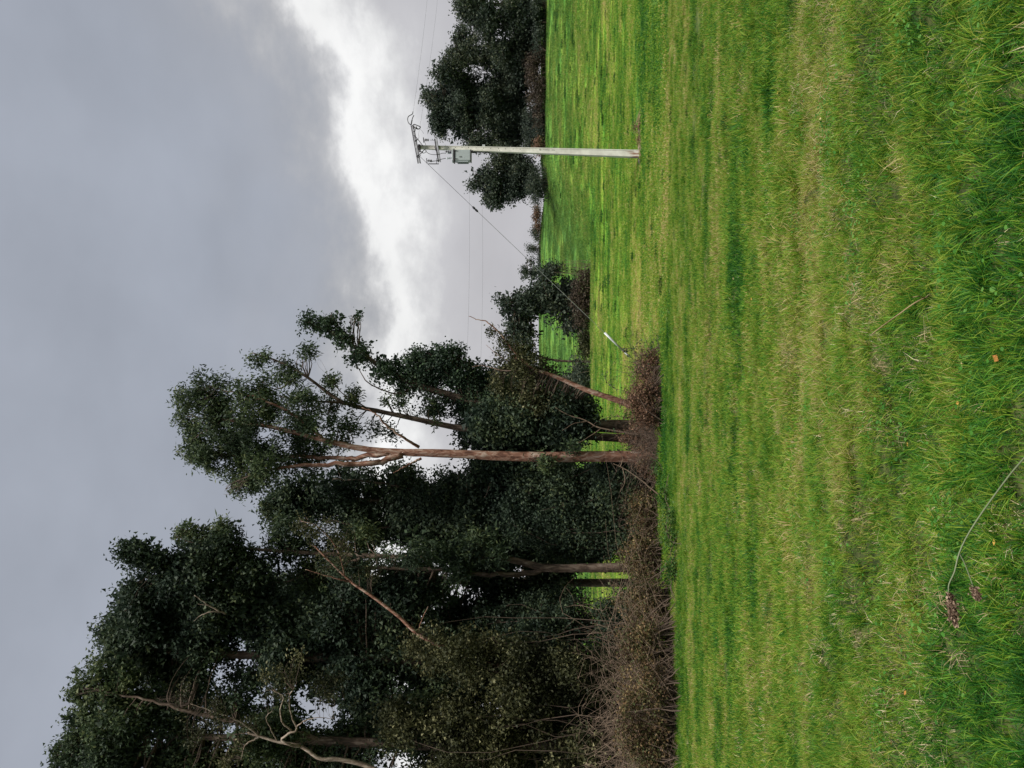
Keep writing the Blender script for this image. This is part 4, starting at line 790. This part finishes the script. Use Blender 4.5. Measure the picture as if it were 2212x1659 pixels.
# crossarms: paired steel channels
def beam(a, b, hw, hd, m_, name, off=(0, 0, 0)):
    a = np.array(a) + off; b = np.array(b) + off; u = unit(b - a); v = np.array([0, 1.0, 0]); w_ = np.cross(u, v); M_ = Mb(); c = (a + b) / 2
    Mx = Matrix((u, v, w_)).transposed(); M_.box(c, (np.linalg.norm(b - a), hd, hw), Mx); return obj(name, M_.mesh(name, m_), pole)
A0, A1 = P(888, 272, DP - .25), P(903, 353, DP - .25)
beam(A0, A1, .035, .07, m_iron, 'crossarm'); beam(A0, A1, .085, .012, m_galv, 'crossarm_web', off=(0, -.03, -.06)); beam(A0, A1, .03, .07, m_iron, 'crossarm_flange', off=(0, 0, -.12))
B0, B1 = P(939, 300, DP - .25), P(947, 350, DP - .25)
beam(B0, B1, .05, .09, m_iron, 'crossarm'); beam(B0, B1, .07, .012, m_galv, 'crossarm_web', off=(0, -.04, -.065)); beam(B0, B1, .022, .08, m_iron, 'crossarm_flange', off=(0, 0, -.105))
def clampb(h, s=.24): obj('clamp', Mb().box(PP(h, 0, 0), (s, .26, .12)).mesh('clamp', m_iron), pole)
clampb(hX(906), .2); clampb(hX(943), .24)
def rod(pts, r, m_, name, S=6, k=14): return obj(name, Mb().tube(spline([P(*p) for p in pts], k), r, S).mesh(name, m_, smooth=True), pole)
d0 = DP - .3
rod([(893, 292, d0), (902, 300, d0), (914, 316, d0)], .018, m_iron, 'brace', k=6); rod([(899, 338, d0), (908, 332, d0), (918, 322, d0)], .018, m_iron, 'brace', k=6)
# strain insulator string continuing the top arm to the line
def insulator(a, b, n=5, r=.05, name='insulator', m_=None):
    a, b = P(*a), P(*b); ln = np.linalg.norm(b - a); pr = [(0, .012)]
    for i in range(n):
        t0 = ln * (.1 + .8 * i / n); s_ = ln * .8 / n; pr += [(t0, .02), (t0 + s_ * .35, r), (t0 + s_ * .5, r), (t0 + s_ * .7, .022)]
    pr += [(ln, .012)]; M_ = Mb(); M_.lathe(pr, a, b, 12); return obj(name, M_.mesh(name, m_ or m_insul, smooth=True), pole)
insulator((887.5, 272, d0), (890.5, 257, d0), 7, .035); rod([(890.5, 257, d0), (892, 253, d0), (894, 249, d0)], .02, m_iron, 'shackle', k=6)
rod([(888, 270, d0), (883, 266, d0), (880.5, 259, d0), (882, 252, d0), (887, 248.5, d0), (891, 246, d0), (892, 241, d0)], .02, m_wire, 'jumper_wire', k=22)
# fuse cut-out with loop frame under the arm
insulator((890, 273, d0), (903, 278, d0), 2, .075, 'fuse_cutout')
rod([(890, 273, d0), (893, 269.5, d0), (896, 269, d0), (905, 272.5, d0), (908, 274, d0), (907, 277, d0), (903, 279, d0), (900, 278, d0)], .022, m_iron, 'fuse_frame', k=24)
rod([(897, 279, d0), (897, 283, d0), (892, 284.5, d0)], .012, m_iron, 'fuse_bracket', k=8)
rod([(907, 279, d0), (912, 283, d0), (915, 289, d0)], .006, m_wire, 'lead_wire', k=8)
insulator((904, 325, d0), (915, 331, d0), 2, .06, 'fuse_cutout'); rod([(915, 331, d0), (919, 329, d0), (922, 325, d0)], .012, m_iron, 'fuse_bracket', k=8)
insulator((895, 305, d0), (903, 301, d0), 2, .035, 'insulator'); rod([(903, 301, d0), (905, 296, d0), (904, 291, d0)], .008, m_wire, 'lead_wire', k=8); rod([(901, 340, d0), (906, 338, d0), (909, 334, d0)], .014, m_iron, 'shackle', k=6)
# pin insulators above the lower arm with cross bars
for (X, Y, xb) in ((938, 303, 915), (946, 348, 922)):
    rod([(X, Y, d0), (xb + 14, Y - .5, d0)], .01, m_iron, 'pin', k=3); insulator((xb + 12, Y - .5, d0), (xb + 1, Y - .8, d0), 3, .07, 'pin_insulator')
    rod([(xb - .5, Y - 6, d0), (xb + .5, Y + 5, d0)], .022, m_iron, 'contact_bar', k=3)
rod([(915, 298, d0), (917, 306, d0), (920, 313, d0)], .012, m_wire, 'lead_wire', k=8)
beam(P(925, 354, d0), P(948, 354, d0), .03, .05, m_iron, 'arm_bracket'); beam(P(943, 342, d0), P(943, 354, d0), .02, .04, m_iron, 'arm_bracket')
# transformer
box_c = P(1000, 337.5, DP - .25); hh = (1018 - 984) / F * DP; ww = (349.5 - 326) / F * DP
tx = thing('transformer', box_c - np.array([0, 0, hh / 2]), 'light grey box transformer hung high on the left side of the concrete pole', 'transformer')
def rbox(c, s, m_, name, par, bev=.03):
    mbx = Mb().box(c, s); o = obj(name, mbx.mesh(name, m_), par); bv = o.modifiers.new('bevel', 'BEVEL'); bv.width = bev; bv.segments = 2; return o
rbox(box_c, (ww, .42, hh), m_box, 'tank', tx, .035); rbox(box_c + [0, 0, hh / 2 + .035], (ww + .07, .48, .05), m_iron, 'lid_flange', tx, .01); rbox(box_c + [0, 0, hh / 2 + .10], (ww + .02, .44, .07), m_box, 'lid', tx, .02)
rbox(box_c - [0, 0, hh / 2 + .012], (ww + .02, .44, .035), m_iron, 'base_rim', tx, .008)
for s_ in (-1, 1): rbox(box_c + [s_ * ww * .36, -.22, hh * .42], (.03, .03, .12), m_iron, 'lid_clamp', tx, .004)
for k in range(6): rbox(box_c + [-ww / 2 - .03, -.17 + k * .07, 0], (.05, .012, hh * .7), m_box, 'cooling_fin', tx, .003)
# the small stencilled mark on the tank
fc = bpy.data.curves.new('stencil_mark', 'FONT'); fc.body = '5'; fc.size = .16; fc.extrude = .002; fo = bpy.data.objects.new('stencil_mark', fc); COL.objects.link(fo)
fc.materials.append(m_hole); fo.parent = tx; fo.location = (-.13, -.216, hh * .55); fo.rotation_euler = (math.radians(90), 0, 0)
bpy.context.view_layer.update(); _me = bpy.data.meshes.new_from_object(fo); _f2 = bpy.data.objects.new('stencil_mark', _me); COL.objects.link(_f2); _f2.parent = tx; _f2.location = fo.location; _f2.rotation_euler = fo.rotation_euler; bpy.data.objects.remove(fo); _f2.name = 'stencil_mark'
def ins_t(a, b, n, r, name): 
    o = insulator(a, b, n, r, name, m_box if name == 'bushing' else None); o.parent = tx; o.matrix_parent_inverse = Matrix.Translation(-Vector(tx.location)); return o
ins_t((980, 331, DP - .2), (964, 331, DP - .2), 4, .04, 'bushing'); ins_t((980, 341, DP - .2), (963, 342, DP - .2), 4, .06, 'bushing')
rod([(964, 331, d0), (955, 331, d0), (948, 333.5, d0), (935, 334, d0), (925, 331, d0), (919, 325, d0), (920, 318, d0)], .013, m_wire, 'lead_wire', k=24)
rod([(963, 342, d0), (955, 343.5, d0), (948, 346, d0), (938, 348, d0), (930, 349, d0)], .014, m_wire, 'lead_wire', k=16)
insulator((961, 327.5, d0), (977, 328.5, d0), 3, .05, 'surge_arrester')
rod([(1018, 328, d0), (1040, 328.5, d0), (1058, 329, d0)], .03, m_iron, 'cable_conduit', k=4); rod([(1033, 327, d0), (1033.5, 339, d0)], .012, m_galv, 'bracket', k=3)
beam(P(975, 322, DP - .12), P(1022, 323, DP - .12), .09, .03, m_iron, 'mounting_rail', off=(-.08, 0, 0))

# earth and stones round the foot of the pole
def heap(name, label, cat, lst, m_):
    root = thing(name, on(*lst[0][:2]), label, cat)
    return root
pm = Mb()
nx, ny = 46, 26; gx = np.linspace(-.6, 1.9, nx); gy = np.linspace(-.75, .65, ny); X_, Y_ = np.meshgrid(gx, gy); wx = base[0] + X_; wy = base[1] + Y_
hh_ = .09 * np.exp(-((X_ - .2) / .5) ** 2 - (Y_ / .35) ** 2) + .15 * np.exp(-((X_ - 1.4) / .55) ** 2 - ((Y_ - .05) / .3) ** 2) + .07 * wav(np.stack([wx, wy], -1), 4.2, 1) - .03
Vg = np.stack([wx, wy, ground(wx, wy) + hh_], -1).reshape(-1, 3); ig = np.arange(nx * ny).reshape(ny, nx)
pm.add(Vg, np.stack([ig[:-1, :-1], ig[:-1, 1:], ig[1:, 1:], ig[1:, :-1]], -1).reshape(-1, 4)); so_ = obj('bare_soil', pm.mesh('bare_soil', m_soil, smooth=True)); tag(so_, 'dug-over bare soil spilling right from the foot of the pole', 'soil', kind='stuff')
def stone(label, p, s, m_):
    th = np.linspace(0, np.pi, 7); ph = np.linspace(0, 2 * np.pi, 11)[:-1]; mb = Mb(); u = np.array([[np.sin(a) * np.cos(b), np.sin(a) * np.sin(b), np.cos(a)] for a in th for b in ph])
    u = u * (1 + .18 * wav(u, 2.2, 2))[:, None]; V = u * np.array(s) + p; ig = np.arange(70).reshape(7, 10); q_ = np.stack([ig[:-1], np.roll(ig, -1, 1)[:-1], np.roll(ig, -1, 1)[1:], ig[1:]], -1).reshape(-1, 4)
    o = obj('stone', mb.add(V, q_).mesh('stone', m_, smooth=True)); return tag(o, label, 'stone')
stone('rusty red-brown stone lying in the soil right of the pole foot', on(272, DP - .3, .06), (.17, .12, .10), m_stone)
stone('dull grey-brown clod against the right side of the pole foot', on(318, DP - .35, .05), (.14, .12, .09), m_soil)
stone('dark lump of earth at the left side of the pole foot', on(349, DP - .2, .03), (.16, .12, .08), m_hole)

shrub('dead_weed_clump', 'small withered brown weed clump on the dug soil right of the pole foot', 'weeds', 272, 35.6, [(1372, 272, 7, 14, 35.6, 1), (1378, 300, 6, 20, 35.5, 1)], m_redb, dict(per=10, size=.07, wid=.03, spread=.08, droop=0, tri=True), 30, m_straw, dens=90, gap=0)
# stay wire with turnbuckle and guard tube
S0 = P(905, 336, DP - .1); S1 = on(777, gd(777, 1367))
stay = thing('stay_wire', S1, 'long slanting steel stay wire from the pole top down to the ground by the brambles', 'stay wire')
# make the wire straight in space; the points along it follow the line
u_ = unit(S0 - S1); LS = np.linalg.norm(S0 - S1)
def SP(f_): return S1 + (S0 - S1) * f_
def prj(p): return 1106 - (p[2] - CZ) / p[1] * F, 829.5 - p[0] / p[1] * F
def fX(X):
    fs = np.linspace(0, 1, 2000); v = np.array([prj(SP(f_))[0] for f_ in fs]); return fs[np.argmin(np.abs(v - X))]
obj('wire', Mb().tube([SP(fX(1365)), SP(fX(1028))], .011, 6).mesh('wire', m_alu), stay); obj('wire', Mb().tube([SP(fX(1026)), S0], .009, 6).mesh('wire', m_wire), stay)
obj('preformed_grip', Mb().tube([SP(fX(1272)), SP(fX(1160))], .018, 6).mesh('preformed_grip', m_alu), stay)
f1, f2 = fX(1033), fX(1022); obj('strain_insulator', Mb().lathe([(0, .012), (.06, .05), (.15, .055), (.2, .035), (.25, .055), (.34, .05), (.40, .012)], SP(f1), SP(f2), 10).mesh('strain_insulator', m_insul, smooth=True), stay)
obj('anchor_rod', Mb().tube([S1 - u_ * .2, SP(fX(1345))], .012, 6).mesh('anchor_rod', m_iron), stay)
obj('guard_tube', Mb().tube([SP(fX(1345)), SP(fX(1306))], .055, 12).mesh('guard_tube', m_white, smooth=True), stay)
obj('guard_tube', Mb().tube([SP(fX(1361)), SP(fX(1349))], .048, 12).mesh('guard_tube', m_white, smooth=True), stay)
obj('dark_collar', Mb().tube([SP(fX(1349)), SP(fX(1345))], .06, 12).mesh('dark_collar', m_iron, smooth=True), stay)

# overhead lines
def wire(label, p0, p1, r, sag, grp, name='power_line'):
    a, b = P(*p0), P(*p1); t_ = np.linspace(0, 1, 60)[:, None]; q = a * (1 - t_) + b * t_; q[:, 2] -= 4 * sag * (t_ * (1 - t_))[:, 0]
    o = obj(name, Mb().tube(q, r, 5).mesh(name, m_wire)); return tag(o, label, 'power line', grp)
g1 = 'lines leaving the pole top to the right'
wire('upper conductor running right from the end of the top crossarm', (892, 246, d0), (935, -170, 60), .004, .15, g1)
wire('lower conductor running right from behind the top crossarm', (904, 291, d0), (955, -170, 60), .004, .25, g1)
g2 = 'faint far line crossing the valley sky'
wire('higher of the two faint wires crossing the sky over the valley', (1013, 380, 112), (1003, 900, 95), .009, .3, g2); wire('lower of the two faint wires crossing the sky over the valley', (1041, 420, 112), (1033, 900, 95), .009, .3, g2)

# ------------------------------------------------------------------ foreground stalks and seed heads
def stalk(name, label, paths, m_, heads=(), loc=None):
    root = thing(name, P(*paths[0][0][0]), label, 'grass stalk')
    for pts, r0, r1 in paths: obj('stem', Mb().tube(spline([P(*p) for p in pts], 22), np.linspace(r0, r1, 22), 6).mesh('stem', m_, smooth=True), root)
    for (a, b, r, n) in heads:
        a, b = P(*a), P(*b); t_ = RS.rand(n); c = a[None] * (1 - t_[:, None]) + b[None] * t_[:, None]; env = r * (np.sin(np.pi * np.clip(t_, .03, .97)) ** .5) * (1 + .45 * np.sin(t_ * 19 + 1)); c = c + RS.normal(size=(n, 3)) * env[:, None] * .42
        d = unit(unit(b - a)[None] * 1.2 + RS.normal(size=(n, 3)) * .55); s = unit(np.cross(d, RS.normal(size=(n, 3)))); ln = RS.uniform(.0025, .0055, n)[:, None]; wd = ln * .36
        V = np.stack([c, c + d * ln * .4 + s * wd, c + d * ln, c + d * ln * .4 - s * wd], 1).reshape(-1, 3)
        tag(obj('seed_head', make_mesh('seed_head', V, np.arange(n * 4).reshape(-1, 4), m_seed, attr={'rnd': np.repeat(RS.rand(n), 4)}), root), kind='stuff')
DS = 1.0
stalk('cocksfoot_stalk', 'brown double seed head on a long arching stem hanging before the grass, nearest the camera', 
      [([(2330, 880, DS), (2212, 990, DS), (2141, 1080, DS), (2095, 1148, DS), (2072, 1195, DS), (2062, 1235, DS), (2050, 1262, DS), (2049, 1282, DS)], 0.0012, .0008), ([(2072, 1195, DS), (2083, 1215, DS), (2097, 1252, DS), (2104, 1272, DS)], .0009, .0007)],
      m_stem, [((2050, 1280, DS), (2064, 1348, DS), .0062, 800), ((2100, 1268, DS), (2113, 1292, DS), .006, 300)])
def blades_clump(name, label, Y0, Y1, X0, X1, d, n, m_, ln, wd, up=.35):
    V = []; rn = []
    for i in range(n):
        Y = R.uniform(Y0, Y1); X = R.uniform(X0, X1); dd = d; b = P(X, Y, dd); b = np.array([b[0], b[1], gz(b[0], b[1])]) ; L_ = ln * R.uniform(.6, 1.2)
        dr = np.array([R.gauss(0, .35) , R.gauss(.15, .3), R.uniform(up, 1)]); dr /= np.linalg.norm(dr); k = 5; t_ = np.linspace(0, 1, k); c = b + dr * L_ * t_[:, None] + np.array([0, 0, -.5]) * L_ * (t_ ** 2.4)[:, None] * .5
        s = unit(np.cross(dr, np.array([0, 1.0, .2]))); wv = wd * (1 - t_ ** 1.5 * .95) * .5; V.append(np.stack([c - s * wv[:, None], c + s * wv[:, None]], 1).reshape(-1, 3)); rn += [R.random()] * 10
    V = np.concatenate(V); bs = (np.arange(n) * 10)[:, None]; Q = np.concatenate([bs + np.array([[2 * s, 2 * s + 1, 2 * s + 3, 2 * s + 2]]) for s in range(4)])
    root = obj(name, make_mesh(name, V, Q, m_, attr={'rnd': rn})); return tag(root, label, 'grass tuft', kind='stuff')
blades_clump('dry_grass', 'tan dry grass leaves leaning in at the lower right corner', -20, 180, 2215, 2330, 2.15, 90, m_straw, .20, .005)
blades_clump('dry_grass', 'tan dry grass leaves at the bottom edge right of the middle', 200, 300, 2230, 2300, 2.15, 35, m_straw, .17, .0045)
blades_clump('dry_grass', 'few pale straws rising from the bottom edge below the leaning straw', 585, 660, 2230, 2300, 2.1, 14, m_straw, .22, .0045)
blades_clump('rush_tuft', 'dark rushy tuft in the middle of the pasture on the right', 205, 320, 1640, 1690, 8.6, 160, m_blade, .34, .007)
# leaning dry straw in the middle distance of the bank
sd_ = gd_ = 3.3
stalk('dead_straw', 'long bent pale straw leaning over the grass left of the lower right corner', [([(2005, 640, 3.15), (1975, 655, 3.15), (1940, 680, 3.2), (1905, 705, 3.2), (1883, 722, 3.22)], .0032, .002), ([(1999, 644, 3.15), (1985, 640, 3.1), (1972, 642, 3.1)], .0025, .0015)], m_straw)
# clover and small broad-leaved weeds between the blades of the bank
n = 2400; r_ = np.random.RandomState(21); ctr = np.stack([r_.uniform(-2.6, 2.6, 70), r_.uniform(2.3, 6.5, 70)], 1); q_ = ctr[r_.randint(0, 70, n)] + r_.normal(size=(n, 2)) * .11
c = np.stack([q_[:, 0], q_[:, 1], ground(q_[:, 0], q_[:, 1]) + r_.uniform(.03, .09, n)], 1); d = unit(r_.normal(size=(n, 3)) * [1, 1, .25]); s_ = unit(np.cross(d, unit(r_.normal(size=(n, 3)) * .3 + [0, 0, 1.0]))); ln = r_.uniform(.010, .022, n)[:, None]
V = np.stack([c, c + d * ln * .5 + s_ * ln * .5, c + d * ln * .95 + s_ * ln * .25, c + d * ln * .95 - s_ * ln * .25, c + d * ln * .5 - s_ * ln * .5], 1).reshape(-1, 3)
tag(obj('clover', make_mesh('clover', V, np.arange(n * 5).reshape(-1, 5), leafmat('clover_leaf', [(0, (.03, .11, .015)), (.6, (.06, .19, .025)), (1, (.12, .26, .05))], .35, pscale=3), attr={'rnd': np.repeat(r_.rand(n), 5)})),
    'small clover leaves in patches between the grass blades', 'clover', kind='stuff')
# scattered bright fallen leaves in the turf
fl = []; rn = []
r_ = np.random.RandomState(8); n = 90; dd = r_.uniform(2.4, 22, n); xx = (r_.rand(n) - .5) * dd; zz = ground(xx, dd) + .05
c = np.stack([xx, dd, zz], 1); d = unit(r_.normal(size=(n, 3)) * [1, 1, .35]); s = unit(np.cross(d, [0, 0, 1.0])); ln = r_.uniform(.015, .04, n)[:, None]
V = np.stack([c, c + d * ln * .5 + s * ln * .35, c + d * ln, c + d * ln * .5 - s * ln * .35], 1).reshape(-1, 3)
tag(obj('fallen_leaves', make_mesh('fallen_leaves', V, np.arange(n * 4).reshape(-1, 4), leafmat('fallen_leaf', [(0, (.35, .12, .04)), (.5, (.45, .28, .06)), (1, (.6, .5, .3))], .2, pscale=5), attr={'rnd': np.repeat(r_.rand(n), 4)})),
    'small orange and yellow fallen leaves caught in the grass', 'leaves', kind='stuff')
print('leaf faces', tree.count, 'tris', sum(len(m.loops) - 2 * len(m.polygons) for m in bpy.data.meshes))
